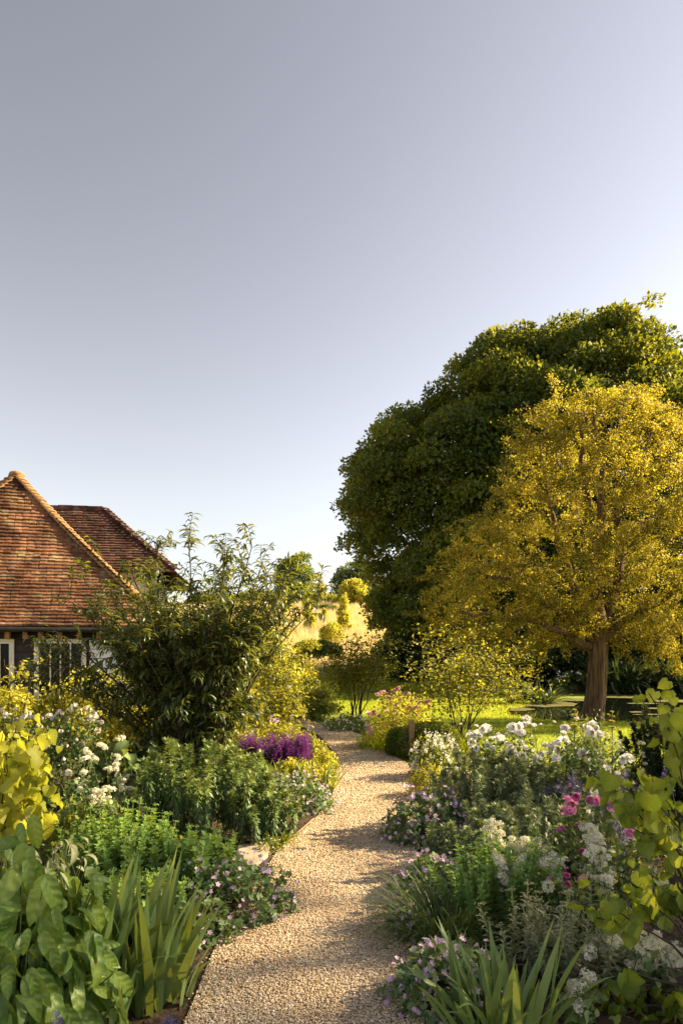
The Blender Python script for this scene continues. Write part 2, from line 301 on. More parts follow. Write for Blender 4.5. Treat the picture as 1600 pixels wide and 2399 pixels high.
# ------------------------------------------------------------------ setting
def poly_sheet(name, pts, z, mat, kind='structure', thick=0.0, sub=None):
    g = G(); pts = np.asarray(pts, float)[:, :2]; n = len(pts)
    V = np.column_stack([pts, np.full(n, z)])
    me = bpy.data.meshes.new(name)
    if thick:
        V = np.vstack([V, V - [0, 0, thick]]); faces = [list(range(n))] + [[i, i + n, (i + 1) % n + n, (i + 1) % n] for i in range(n)]
        faces[0] = list(range(n))
    else: faces = [list(range(n))]
    me.from_pydata(V.tolist(), [], faces); me.update(); me.materials.append(mat)
    return link(name, me, None, kind)
# ground: one sheet to the horizon, with the meadow hill
xs = np.concatenate([np.linspace(-900, -70, 12), np.linspace(-60, 60, 41), np.linspace(70, 900, 12)]); ys = np.concatenate([[-60, -20, 0, 15, 24, 28], np.arange(30, 122, 2.), [140, 180, 260, 400, 700, 1200]])
XX, YY = np.meshgrid(xs, ys); ZZ = terrain(XX, YY) - .0
nx, ny = len(xs), len(ys); idx = np.arange(nx * ny).reshape(ny, nx)
g = G(); g.add(np.stack([XX, YY, ZZ], -1).reshape(-1, 3), np.stack([idx[:-1, :-1], idx[:-1, 1:], idx[1:, 1:], idx[1:, :-1]], -1).reshape(-1, 4))
g.obj('ground', M['ground'], kind='structure')
poly_sheet('lawn', [(-30, 8), (30, 8), (40, 29.9), (-40, 29.9)], .006, M['lawn'])
# beds of soil, left and right of the path
PL = [(439, 2399), (500, 2230), (560, 2120), (628, 2040), (640, 2010), (680, 1975), (720, 1945), (775, 1880), (788, 1830), (788, 1790), (775, 1755), (750, 1727), (712, 1704)]
PR = [(985, 2399), (985, 2240), (978, 2120), (978, 2030), (975, 1950), (965, 1880), (968, 1830), (962, 1796), (925, 1775), (895, 1760), (865, 1735), (830, 1717), (770, 1705)]
pl = [P(*p)[:2] for p in PL]; pr = [P(*p)[:2] for p in PR]
pl = [np.array([-.85, -.6]), np.array([-.82, 1.5])] + pl + [np.array([-1.6, 17.9]), np.array([-3.2, 18.5]), np.array([-6, 18.9])]
pr = [np.array([.35, -.6]), np.array([.36, 1.5])] + pr + [np.array([-.9, 18.4]), np.array([-1.9, 19.3]), np.array([-3.3, 20.0]), np.array([-6, 20.4])]
def smooth_line(p, k=6):
    p = np.asarray(p, float); t = np.arange(len(p)); tt = np.linspace(0, len(p) - 1, (len(p) - 1) * k + 1)
    q = np.stack([np.interp(tt, t, p[:, i]) for i in range(2)], 1)
    for _ in range(6): q[1:-1] = (q[:-2] + 2 * q[1:-1] + q[2:]) / 4
    return q
pls, prs = smooth_line(pl), smooth_line(pr)
PATH = np.vstack([pls, prs[::-1]])
poly_sheet('path', PATH, .022, M['gravel'])
poly_sheet('garden_bed', np.vstack([pls[:-8], [[-3, 15], [-9, 14], [-9, -.6]]]), .012, M['soil'])
poly_sheet('garden_bed', np.vstack([prs[:-22], [[1.6, 13.6], [3.1, 11.4], [4.4, 10.2], [6, 9.0], [6, -.6]]]), .012, M['soil'])
def in_poly(pt, poly):
    x, y = pt[:, 0], pt[:, 1]; c = np.zeros(len(pt), bool); px, py = poly[:, 0], poly[:, 1]; j = len(poly) - 1
    for i in range(len(poly)):
        k = ((py[i] > y) != (py[j] > y)) & (x < (px[j] - px[i]) * (y - py[i]) / (py[j] - py[i] + 1e-12) + px[i]); c ^= k; j = i
    return c
# loose gravel stones
r = rng(3); g = G(); T = pebble_t()
for (y0, y1, dens, s0) in [(2.9, 5.2, 7600, .0066), (5.2, 8., 4200, .0082), (8, 12, 1700, .011), (12, 18.5, 700, .013)]:
    N = int((y1 - y0) * 4.5 * dens); p = np.column_stack([r.uniform(-2.3, 2.2, N), r.uniform(y0, y1, N)])
    ok = in_poly(p, PATH); edge = r.random(N) < .06
    near = in_poly(p + r.normal(0, .05, p.shape), PATH); p = p[ok | (near & edge)]; N = len(p)
    V = T[0][None] * r.uniform(.55, 1.25, (N, 1, 3)) * r.uniform(.7, 1.3, (N, 1, 1)) * s0; V = V + r.normal(0, s0 * .18, V.shape)
    a = r.uniform(0, TAU, N); c, s_ = np.cos(a)[:, None], np.sin(a)[:, None]; V[..., 2] *= .62
    x = V[..., 0] * c - V[..., 1] * s_; y = V[..., 0] * s_ + V[..., 1] * c; V[..., 0] = x + p[:, :1]; V[..., 1] = y + p[:, 1:]; V[..., 2] += .024 + r.uniform(0, s0 * .5, (N, 1))
    Fc = (T[1][None] + (np.arange(N) * 6)[:, None, None]).reshape(-1, 3); g.add(V, Fc, np.repeat(np.clip(r.normal(.50, .24, N) + .16 * np.sin(p[:, 0] * 5.1 + 2 * np.sin(p[:, 1] * 1.3)) * np.sin(p[:, 1] * 2.7 + p[:, 0] * 2) - .12 * np.exp(-((p[:, 0] - .0) / .25) ** 2) * 0, 0, 1), 6))
g.obj('gravel', M['pebble'], smooth=False, kind='stuff')['label'] = 'loose honey coloured gravel stones covering the garden path'
# crumbs of soil and leaf litter
g = G(); N = 9000; p = np.column_stack([r.uniform(-4, 4, N), r.uniform(2.5, 12, N)]); p = p[~in_poly(p, PATH)]; N = len(p)
V = T[0][None] * r.uniform(.5, 1.3, (N, 1, 3)) * .012; V[..., :2] += p[:, None]; V[..., 2] += .014
g.add(V, (T[1][None] + (np.arange(N) * 6)[:, None, None]).reshape(-1, 3)); g.obj('soil_crumbs', M['soil'], smooth=False, kind='stuff')
# pond
pd = [P(1195, 1676), P(1235, 1686), P(1330, 1690), P(1450, 1693), P(1540, 1692), P(1640, 1690), P(1760, 1680), P(1800, 1655), P(1700, 1634), P(1600, 1630), P(1500, 1629), P(1420, 1633), P(1340, 1640), P(1260, 1650), P(1200, 1662), P(1180, 1669)]
poly_sheet('pond', smooth_line([q[:2] for q in pd] + [pd[0][:2]], 4)[:-1], .016, M['water'])
def blob_px(c, rx, ry, s):
    rr = rng(s); a = np.linspace(0, TAU, 26, endpoint=False); k = 1 + rr.normal(0, .12, 26)
    return [P(c[0] + rx * math.cos(t) * q, c[1] + ry * math.sin(t) * q) for t, q in zip(a, k)]
for i, (c, rx, ry) in enumerate([((1285, 1652), 75, 6), ((1470, 1634), 70, 3.6), ((1360, 1641), 60, 3.4), ((1220, 1664), 32, 4), ((1505, 1650), 36, 1.5), ((1535, 1662), 30, 1.6), ((1490, 1671), 16, 1.6), ((1520, 1677), 34, 1.2), ((1590, 1645), 60, 3)]):
    poly_sheet('duckweed', blob_px(c, rx, ry, 40 + i), .020 + .002 * i, M['weed'], kind='stuff')

# grass of lawn and meadow
def blades(n, region, T, size, mat, name, seed, zf=None, lean=.35, label=None, keep=None):
    r = rng(seed); x0, x1, y0, y1 = region; p = np.column_stack([r.uniform(x0, x1, n), r.uniform(y0, y1, n), np.zeros(n)])
    if keep is not None: p = p[keep(p)]
    n = len(p); p[:, 2] = (zf(p[:, 0], p[:, 1]) if zf else .006)
    d = np.column_stack([r.normal(0, lean, n), r.normal(0, lean, n), np.ones(n)]); up = r.normal(0, 1, (n, 3)); up[:, 2] = 0
    g = G(); addleaves(g, T, p, d, up, r.uniform(.6, 1.3, n) * size, np.clip(r.normal(.5, .25, n), 0, 1)); o = g.obj(name, mat, kind='stuff')
    if label: o['label'] = label
    return o
BL1 = (np.array([[-.09, 0, 0], [.09, 0, 0], [.02, 1, .12]]), np.array([[0, 1, 2]]))
BL2 = (np.array([[-.03, 0, 0], [.03, 0, 0], [.022, .6, .05], [0.0, 1, .22]]), np.array([[0, 1, 2], [0, 2, 3]]))
pondpoly = smooth_line([q[:2] for q in pd] + [pd[0][:2]], 4)[:-1]
blades(52000, (.6, 8.5, 10.2, 18.6), BL1, .05, M['lawnb'], 'lawn_grass', 11, label='short mown lawn grass beside the pond', keep=lambda p: ~in_poly(p, pondpoly) & ~in_poly(p, PATH) & (p[:, 0] > .55 + .0 * p[:, 1]))
blades(52000, (-3, 8.5, 18.6, 30), BL1, .075, M['lawnb'], 'lawn_grass', 12, label='mown lawn grass stretching back towards the meadow', keep=lambda p: ~in_poly(p, pondpoly))
TUFT = (np.array([[-.02, 0, 0], [.02, 0, 0], [.0, 1, .1], [.05, 0, .03], [.09, 0, .03], [.2, .85, .1], [-.08, 0, -.03], [-.05, 0, -.03], [-.16, .9, 0]]), np.array([[0, 1, 2], [3, 4, 5], [6, 7, 8]]))
blades(30000, (-16, 10, 34, 112), TUFT, .75, M['straw'], 'meadow_grass', 13, zf=terrain, lean=.22, label='tall pale straw coloured meadow grass on the rise')
blades(7000, (-16, 10, 34, 105), TUFT, .6, M['lime'], 'meadow_grass', 15, zf=terrain, lean=.25, label='scattered green tufts in the pale meadow grass', keep=lambda p: np.sin(p[:, 0] * .9 + 2 * np.sin(p[:, 1] * .21)) + np.sin(p[:, 1] * .55 + p[:, 0] * .3) > .2)
blades(9000, (-12, 6, 30, 37), TUFT, .55, M['grass'], 'meadow_grass', 14, zf=terrain, lean=.25, label='rough green grass at the foot of the meadow')


# ------------------------------------------------------------------ house
PHI = math.radians(16)
def tile_mesh(mat, w, ln, s):
    rr = rng(s); g = G(); n = 3; th = .042; V = []
    for i in range(n + 1):
        u = i / n - .5; zc = .004 * (1 - (2 * u) ** 2)
        for (y, z) in ((0, 0), (ln, 0), (ln, -th), (0, -th)): V.append([u * w * (1 + rr.normal(0, .01)), y + rr.normal(0, .003), z + zc + rr.normal(0, .0015)])
    Fc = []
    for i in range(n):
        a = 4 * i
        for k in range(4): Fc.append([a + k, a + (k + 1) % 4, a + 4 + (k + 1) % 4, a + 4 + k])
    Fc += [[0, 3, 2, 1], [4 * n, 4 * n + 1, 4 * n + 2, 4 * n + 3]]
    g.add(V, Fc); return g.mesh('tile', mat, False)
def roof_face(parent, A, B, apexL, apexR, n, matkey, matobj, sag, seed, keep, name='roof_slope'):
    """A,B eave ends (left,right), apexL/apexR top ends, local coords; rows of single tiles. keep(local point)->bool marks the ones built as single parts"""
    rr = rng(seed); A, B, TL, TR = [np.asarray(q, float) for q in (A, B, apexL, apexR)]
    up = nrm((TL + TR) / 2 - (A + B) / 2); across = nrm(B - A); up = nrm(up - across * up.dot(across)); nor = np.cross(across, up)
    base = G(); rows = []
    for i in range(n + 1):
        t = i / n; s_ = -sag * math.sin(math.pi * t) * (1 - .3 * t)
        rows.append((A * (1 - t) + TL * t + nor * s_, B * (1 - t) + TR * t + nor * s_))
    V = np.array([q for rw in rows for q in rw]) - nor * .03
    base.add(V, [[2 * i, 2 * i + 1, 2 * i + 3, 2 * i + 2] for i in range(n)], 0.1)
    deck = base.obj(name, M[matkey], parent, False)
    gauge = np.linalg.norm(rows[1][0] * .5 + rows[1][1] * .5 - rows[0][0] * .5 - rows[0][1] * .5)
    w = .168; variants = [tile_mesh(matobj, w - .003, gauge * 1.55, seed * 10 + k) for k in range(5)]
    todo = []
    for i in range(n):
        a, b_ = rows[i]; ln = np.linalg.norm(b_ - a); off = (i % 2) * .5 * w + rr.uniform(-.015, .015); wob = rr.uniform(0, TAU)
        k0 = int(ln / w) + 1
        for k in range(-1, k0 + 1):
            s_ = ln - (k * w + off)
            if s_ < w * .1 or s_ > ln - w * .1: continue
            dirup = nrm((rows[i + 1][0] + rows[i + 1][1]) / 2 - (a + b_) / 2); dirup = nrm(dirup - across * dirup.dot(across)); nn = np.cross(across, dirup)
            p = a + across * s_ + nn * (.036 + .006 * math.sin(k * .9 + wob) + rr.normal(0, .003)) - dirup * (.02 + rr.normal(0, .006))
            d = nrm(dirup - nn * (.29 + rr.normal(0, .03)) + across * rr.normal(0, .012))
            todo.append((p, d, nn + across * rr.normal(0, .02), rr.integers(5), rr.random()))
    kept = 0; rest = G()
    order = sorted(range(len(todo)), key=lambda q: keep(todo[q][0]))
    for q in order:
        p, d, nn, k, vv = todo[q]; mw = mat_of(p, d, nn, 1.0)
        if kept < 296 and keep(p) < 1e5:
            link('tile', variants[k], deck, mw=mw); kept += 1
        else:
            me = variants[k]; co = np.empty(len(me.vertices) * 3); me.vertices.foreach_get('co', co); co = co.reshape(-1, 3)
            m3 = np.array(mw.to_3x3()); fc = np.array([list(pp.vertices) for pp in me.polygons])
            rest.add(co @ m3.T + p, fc, vv)
    if rest.b: rest.obj('roof_tiling', matobj, deck, False, 'stuff')
    return rows, nor, across
def hip_mesh(mat, wd, ln, s):
    g = G(); rr = rng(s); n = 7; V = []
    for j in range(2):
        for i in range(n + 1):
            a = math.pi * i / n; k = 1.0 if j == 0 else .72
            V.append([wd * math.cos(a) * k, j * ln + rr.normal(0, .003), wd * .62 * math.sin(a) * k + (0.012 if j == 0 else -.02)])
    for i in range(n + 1): a = math.pi * i / n; V.append([wd * .84 * math.cos(a), 0, wd * .46 * math.sin(a) + .0])
    n1 = n + 1; Fc = [[i, i + 1, n1 + i + 1, n1 + i] for i in range(n)] + [[i, 2 * n1 + i, 2 * n1 + i + 1, i + 1] for i in range(n)]
    g.add(V, Fc); return g.mesh('hip_tile', mat, True)
C0 = at(405, 1468, 15.6)
house = thing('tiled_house', 'black weatherboarded house with hipped orange clay tile roof and cream windows', 'house', (C0[0], C0[1], 0), PHI)
ze = C0[2]; zt = at(38, 1115, 18.25)[2]; Wd = 3.863; RB = 10.0
Rinv = np.array(Matrix.Rotation(-PHI, 3, 'Z'))
def loc_of(w): return Rinv @ (np.asarray(w) - np.array([C0[0], C0[1], 0]))
def on_wall(x, y, yl):
    """pixel -> point on the wall plane local y = yl"""
    d = Rinv @ np.array([(x - CX) / F, 1, -(y - YH) / F]); o = loc_of((0, 0, H)); t = (yl - o[1]) / d[1]; return o + t * d
rot = Matrix.Rotation(PHI, 3, 'Z')
def visrank(p):
    w = np.array(rot) @ np.asarray(p) + np.array([C0[0], C0[1], 0]); x = w[0] / w[1] * F + CX; y = YH - (w[2] - H) / w[1] * F
    return w[1] + (0 if 2 < x < 300 else 1e6)
rows, nf, _ = roof_face(house, (-2 * Wd, 0, ze), (0, 0, ze), (-Wd - .02, Wd, zt), (-Wd + .02, Wd, zt), 44, 'tile', M['tile'], .27, 5, visrank)
g = G(); Rz = zt - .04
for q in ([(0, 0, ze), (0, RB + Wd, ze), (-Wd, RB, Rz), (-Wd, Wd, Rz)], [(0, RB + Wd, ze), (-2 * Wd, RB + Wd, ze), (-Wd, RB, Rz), (-Wd, RB, Rz - .001)], [(-2 * Wd, RB + Wd, ze), (-2 * Wd, 0, ze), (-Wd, Wd, Rz), (-Wd, RB, Rz)]):
    g.add(np.array(q) - [0, 0, .05], [[0, 1, 2, 3]], .3)
g.obj('roof_slope', M['tile'], house, False)
hm = [hip_mesh(M['hiptile'], .13, .24, 70 + k) for k in range(4)]
for side in (1, 0):
    for i in range(44):
        p = rows[i][side]; q = rows[i + 1][side]; d = nrm(q - p); out = np.array([1 if side else -1, -1, 0]) * .5 + [0, 0, 1]
        link('hip_tile', hm[i % 4], house, mw=mat_of(p + np.array([0, 0, .03]), d + np.array([0, 0, -.12]), out, 1 + .05 * math.sin(i * 2.3)))
g = G(); Tb = ball_t(10, 6); g.add(Tb[0] * [.21, .26, .10] + [-Wd, Wd + .1, zt + .05], Tb[1]); g.obj('apex_cap', M['hiptile'], house)
# eaves
g = G(); tube(g, [(-2 * Wd - .05, -.06, ze - .09), (-4, -.06, ze - .10), (.05, -.06, ze - .09)], .055, 8); g.obj('gutter', M['gutter'], house)
WY = .38; g = G(); box(g, (-2 * Wd + .3, WY, 0), (-.3, WY + .2, ze + .02)); box(g, (-2 * Wd + .3, WY + .2, 0), (-2 * Wd + .5, RB + Wd - .3, ze)); box(g, (-.5, WY + .2, 0), (-.3, RB + Wd - .3, ze)); g.obj('wall', M['board'], house, False)
g = G(); box(g, (-2 * Wd, .0, ze - .06), (0, WY + .05, ze - .035)); g.obj('soffit', M['board'], house, False)
for x in (16, 58, 94, 139, 185, 230): 
    p = on_wall(x, 1482, .12); g = G(); box(g, (p[0] - .045, .12, ze - .30), (p[0] + .045, WY, ze - .12)); g.obj('rafter_end', M['rafter'], house, False)
wins = [(-75, 33, 1497, 1680), (80, 202, 1497, 1690)]
wl_ = [(on_wall(a, t, WY - .05), on_wall(b_, bt, WY - .05)) for a, b_, t, bt in wins]
# boards, each a part, between and beside the windows
xa0, xb0 = -2 * Wd + .3, -.3
gaps = []; cur = xa0
for p, q in wl_: gaps.append((cur, p[0] - .02)); cur = q[0] + .02
panel = (on_wall(205, 1492, WY - .05)[0], on_wall(312, 1492, WY - .05)[0]); gaps.append((panel[1] + .02, xb0))
for (x0, x1) in gaps:
    z = ze - .22; k = 0
    while z > .2 and x1 - x0 > .05:
        g = G(); V = np.array([[x0, WY - .012, z], [x1, WY - .012, z], [x1, WY - .045, z - .185], [x0, WY - .045, z - .185], [x0, WY - .004, z - .185], [x1, WY - .004, z - .185]])
        g.add(V, [[0, 3, 2, 1], [3, 4, 5, 2]], .3 + .4 * (k % 3) / 3); g.obj('board', M['board'], house, False); z -= .17; k += 1
for p, q in wl_:
    x0, x1 = p[0], q[0]; z1, z0 = p[2], max(q[2], .35); y0 = WY - .09
    wo = G(); box(wo, (x0 + .05, WY - .035, z0 + .05), (x1 - .05, WY - .028, z1 - .05)); wob = wo.obj('window', M['glass'], house, False)
    fr = G()
    for (a, b_, c, d) in ((x0, x0 + .055, z0, z1), (x1 - .055, x1, z0, z1)): box(fr, (a, y0, c), (b_, WY - .01, d))
    box(fr, (x0 + .055, y0, z1 - .055), (x1 - .055, WY - .01, z1)); box(fr, (x0 + .055, y0, z0), (x1 - .055, WY - .01, z0 + .07)); fr.obj('frame', M['frame'], wob, False)
    ca = G()
    for (a, b_, c, d) in ((x0 + .058, x0 + .10, z0 + .072, z1 - .058), (x1 - .10, x1 - .058, z0 + .072, z1 - .058), (x0 + .101, x1 - .101, z1 - .10, z1 - .058)): box(ca, (a, y0 + .025, c), (b_, WY - .01, d))
    ca.obj('casement', M['wpanel'], wob, False)
    nm = 4 if x1 - x0 < 1.3 else 4
    for k in range(1, nm):
        xm = x0 + .12 + (x1 - x0 - .24) * k / nm; mu = G(); box(mu, (xm - .014, y0 + .03, z0 + .073), (xm + .014, WY - .036, z1 - .101)); mu.obj('mullion', M['frame'], wob, False)
    si = G(); box(si, (x0 - .05, y0 - .07, z0 - .06), (x1 + .05, WY - .01, z0 - .003)); si.obj('sill', M['frame'], house, False)
z = ze - .30
pb = thing_p = None
for k in range(8):
    g = G(); box(g, (panel[0] + .04, WY - .05, z - .205), (panel[1], WY - .012, z - .01), .5); g.obj('white_board', M['wpanel'], house, False); z -= .21
# rear house
E2 = at(244, 1192, 22.0)
rear = thing('rear_house', 'pale walled house behind with brown tiled hipped roof and plain ridge', 'house', (E2[0], E2[1], 0), PHI * .35)
z2e = 4.15; z2 = E2[2]; run = 2.3
rrot = np.array(Matrix.Rotation(PHI * .35, 3, 'Z'))
def vis2(p):
    w = rrot @ np.asarray(p) + np.array([E2[0], E2[1], 0]); x = w[0] / w[1] * F + CX; y = YH - (w[2] - H) / w[1] * F
    return w[1] + (0 if (110 < x < 420 and x > 38 + (y - 1115) * 1.0) else 1e6)
rows2, _, _ = roof_face(rear, (-8, -run, z2e), (2.6, -run, z2e), (-6.5, 0, z2), (0, 0, z2), 25, 'tile2', M['tile2'], .05, 8, vis2)
hm2 = [hip_mesh(M['tile2'], .12, .2, 90 + k) for k in range(3)]
for i in range(25):
    p, q = rows2[i][1], rows2[i + 1][1]; link('hip_tile', hm2[i % 3], rear, mw=mat_of(p + np.array([0, 0, .03]), nrm(q - p) + np.array([0, 0, -.12]), np.array([.5, -.5, 1]), 1))
for k in range(14):
    g = G(); x = -.02 - k * .46; box(g, (x - .45, -.11, z2 - .07), (x, .12, z2 + .06 + .008 * (k % 3)), .4 + .1 * (k % 4)); g.obj('ridge_tile', M['tile2'], rear, False)
g = G(); box(g, (-7.6, -run + .3, 0), (1.5, 3.2, z2e - .01)); g.obj('wall', M['render'], rear, False)
g = G()
for q in ([(2.6, -run, z2e), (2.6, 3.6, z2e), (0, 1, z2), (0, 0, z2)], [(2.6, 3.6, z2e), (-8, 3.6, z2e), (-6.5, 1, z2), (0, 1, z2)]): g.add(np.array(q) - [0, 0, .05], [[0, 1, 2, 3]], .3)
g.obj('roof_slope', M['tile2'], rear, False)

# ------------------------------------------------------------------ trees
def pip(poly, n, r):
    poly = np.asarray(poly, float); lo, hi = poly.min(0), poly.max(0); out = np.zeros((0, 2))
    while len(out) < n:
        q = r.uniform(lo, hi, (n * 2, 2)); out = np.vstack([out, q[in_poly(q, poly)]])
    return out[:n]
def spread_pts(c, n):
    """n of the candidates c, evenly spread"""
    area = np.ptp(c[:, 0]) * np.ptp(c[:, 1]); d = 1.05 * math.sqrt(area / n); keep = []
    left = np.ones(len(c), bool)
    while len(keep) < n:
        for i in np.nonzero(left)[0]:
            if not left[i]: continue
            if len(keep) >= n: break
            if keep and np.min(np.sum((c[keep] - c[i]) ** 2, 1)) < d * d: continue
            keep.append(i); left[i] = False
        d *= .8
    return c[keep]
def edge_dist(q, poly):
    poly = np.asarray(poly, float); d = np.full(len(q), 1e9)
    for i in range(len(poly)):
        a, b_ = poly[i], poly[(i + 1) % len(poly)]; ab = b_ - a; t = np.clip(((q - a) @ ab) / (ab @ ab), 0, 1); d = np.minimum(d, np.linalg.norm(q - (a + t[:, None] * ab), axis=1))
    return d
def lobes_from_outline(poly_px, Y, R, lr, n, r, back=.45, zmin=.3):
    """poly_px: crown outline as pixels -> lobe centres/radii filling a rounded body of real depth R about distance Y"""
    poly = np.array([at(x, y, Y)[[0, 2]] for x, y in poly_px]); q = spread_pts(pip(poly, n * 5, r), n); e = edge_dist(q, poly)
    rad = lr * r.uniform(.55, 1.4, n); rad = np.minimum(rad, e * 1.0 + lr * .25)
    t = .85 * R * (1 - (1 - np.clip(e / R, 0, 1)) ** 2); sgn = np.where(r.random(n) < back, r.uniform(-.4, 1, n), -r.uniform(.75, 1.0, n))
    c = np.column_stack([q[:, 0], Y + t * sgn, q[:, 1]]); c[:, 2] = np.maximum(c[:, 2], zmin); return c, rad
def lobe_leaves(g, T, c, rad, per, size, r, outw=.6, droop=.0, flat=.8, vshift=None, fill=.35):
    n = len(c); k = per if np.ndim(per) else np.full(n, per); k = np.maximum(8, (k * (rad / np.mean(rad)) ** 2).astype(int)); idx = np.repeat(np.arange(n), k); N = len(idx)
    d = nrm(r.normal(0, 1, (N, 3))); d[:, 2] = np.where(d[:, 2] < -.35, -d[:, 2] * .5, d[:, 2]); d = nrm(d)
    rr = np.where(r.random(N) < fill, r.uniform(.3, 1, N), r.uniform(.82, 1.12, N)); p = c[idx] + d * (rad[idx] * rr)[:, None] * [1, 1, flat]
    ax = nrm(d * outw + r.normal(0, .7, (N, 3)) + [0, 0, -droop]); up = nrm(d + [0, 0, .7] + r.normal(0, .55, (N, 3)))
    lv = r.uniform(.1, .85, n)[idx]; addleaves(g, T, p, ax, up, r.uniform(.65, 1.3, N) * size, np.clip(lv + r.normal(0, .18, N), 0, 1))
def off(g, o):  # to the local frame of a thing standing at o
    g.b = [(V - np.asarray(o), f, v) for V, f, v in g.b]; return g
def tree(name, label, base, poly, Y, R, lr, nl, per, leaf, size, mat, seed, trunk_r, limbs, group=None, bark='darkbark', T=L2, cat='tree', kw={}, stuff=True, fork=.35, ragged=0):
    r = rng(seed); base = np.asarray(base, float); t = thing(name, label, cat, base, 0, group)
    c, rad = lobes_from_outline(poly, Y, R, lr, nl, r, zmin=base[2] + lr * .4); g = G()
    if ragged:      # small sprays that break up the outline
        pp = np.array([at(x, y, Y)[[0, 2]] for x, y in poly]); k = r.integers(len(pp), size=ragged); u = r.random(ragged)[:, None]; e = pp[k] * (1 - u) + pp[(k + 1) % len(pp)] * u ; e = e + (pp.mean(0) - e) * .065 + r.normal(0, lr * .16, (ragged, 2)); c = np.vstack([c + r.normal(0, lr * .25, c.shape), np.column_stack([e[:, 0], Y + r.normal(0, R * .25, ragged), np.maximum(e[:, 1], base[2] + .4)])]); rad = np.concatenate([rad, lr * r.uniform(.25, .55, ragged)])
    lobe_leaves(g, T, c, rad, per, size, r, **kw)
    off(g, base).obj('crown', mat, t, kind='stuff' if stuff else None)
    tg = G(); top = c.mean(0); hgt = (c[:, 2].max() - base[2]); fk = base + [0, 0, hgt * fork]; fk[:2] += (top[:2] - base[:2]) * .3
    tube(tg, curve(base - [0, 0, .1], fk, (r.normal(0, .05) * hgt * .2, 0, 0), 6), np.linspace(trunk_r * 1.25, trunk_r * .8, 6), 9)
    off(tg, base).obj('trunk', M[bark], t)
    lg = G(); pick = r.choice(len(c), min(limbs, len(c)), replace=False)
    for i in pick:
        p1 = c[i]; dd = p1 - fk; s0 = fk + dd * 0.; pts = curve(s0, p1, (0, 0, np.linalg.norm(dd) * .10), 7, r, np.linalg.norm(dd) * .02); tube(lg, pts, np.linspace(trunk_r * .45, trunk_r * .06, 7), 5)
    if limbs: off(lg, base).obj('limb', M[bark], t)
    return t, c, rad
K = 1.0204
def k_(pts): return [(x * K, y * K) for x, y in pts]
oak = k_([(800, 1290), (770, 1190), (768, 1110), (785, 1030), (850, 970), (872, 935), (950, 905), (985, 890), (1003, 860), (1042, 800), (1100, 765), (1180, 752), (1240, 742), (1330, 708), (1400, 702), (1480, 742), (1535, 785), (1600, 830), (1660, 900), (1740, 1000), (1790, 1150), (1780, 1350), (1700, 1500), (1560, 1560), (1300, 1570), (1100, 1560), (960, 1540), (890, 1490), (838, 1440), (828, 1380)])
oak = [(1290 + (x - 1290) * .952, 1590 + (y - 1590) * .958) for x, y in oak]
tree('oak_tree', 'huge dark green oak with broad domed crown towering behind the golden tree', P(1262, 1612), oak, 36, 7.0, 1.05, 820, 400, None, .21, M['oak'], 26, .7, 30, ragged=110, kw=dict(fill=.42, flat=.78))
edge = k_([(1540, 900), (1555, 840), (1590, 790), (1640, 775), (1760, 800), (1830, 900), (1840, 1150), (1800, 1420), (1650, 1500), (1580, 1300), (1550, 1000)])
tree('oak_tree', 'dark tree just showing past the right shoulder of the huge oak', P(1700, 1602), edge, 40, 5, 1.2, 90, 240, None, .27, M['oak'], 22, .5, 8)
gold = k_([(962, 1440), (955, 1395), (985, 1345), (1000, 1290), (1042, 1225), (1085, 1185), (1140, 1165), (1148, 1090), (1180, 1005), (1228, 955), (1242, 910), (1320, 888), (1400, 882), (1480, 895), (1520, 930), (1568, 945), (1640, 980), (1740, 1050), (1800, 1180), (1820, 1350), (1760, 1480), (1650, 1545), (1540, 1530), (1450, 1490), (1330, 1470), (1260, 1480), (1180, 1530), (1080, 1530), (1000, 1490)])
gb = P(1388, 1690)
gt = thing('golden_tree', 'golden leaved tree with fluted brown trunk on the lawn by the pond', 'tree', gb)
r = rng(31); c, rad = lobes_from_outline(gold, 18.4, 3.2, .42, 1080, r, back=.5, zmin=1.5); g = G(); tw = G(); hub = np.array([gb[0], gb[1], 2.6])
sz_ = r.uniform(.5, 1.5, len(c)); c = c + r.normal(0, .12, c.shape)
for i in range(len(c)):      # feathery sprays of small leaves, each along its own twig
    dv = nrm(nrm(c[i] - hub) * .75 + r.normal(0, .42, 3) + [0, 0, -.22]); ln = .42 + .5 * r.random(); a = c[i] - dv * ln * .75; e = c[i] + dv * ln * .3; m = int(135 * sz_[i] * ln / .6); u = r.uniform(0, 1.05, m) ** .8; sag = np.array([0, 0, -.16 * ln])
    p = a + (e - a) * u[:, None] + sag * (u ** 2)[:, None] + r.normal(0, 1, (m, 3)) * (.045 + .11 * (1 - u))[:, None] * [1, 1, .7]
    addleaves(g, L2, p, nrm(dv * .5 + r.normal(0, .7, (m, 3)) + [0, 0, -.3]), nrm([0, 0, .6] + r.normal(0, .7, (m, 3))), .062 * r.uniform(.6, 1.3, m), np.clip(r.uniform(.05, .85) + r.normal(0, .2, m), 0, 1))
    if i % 2 == 0: tube(tw, np.array([a - dv * .3, a, (a + e) / 2, e + sag]) - gb, np.array([.013, .010, .007, .003]), 4)
off(g, gb).obj('crown', M['gold'], gt, kind='stuff'); tw.obj('twigs', M['twig'], gt, kind='stuff')
tg = G(); n = 22; ns = 30; V = []   # fluted trunk
zz = np.linspace(-.05, 2.35, n)
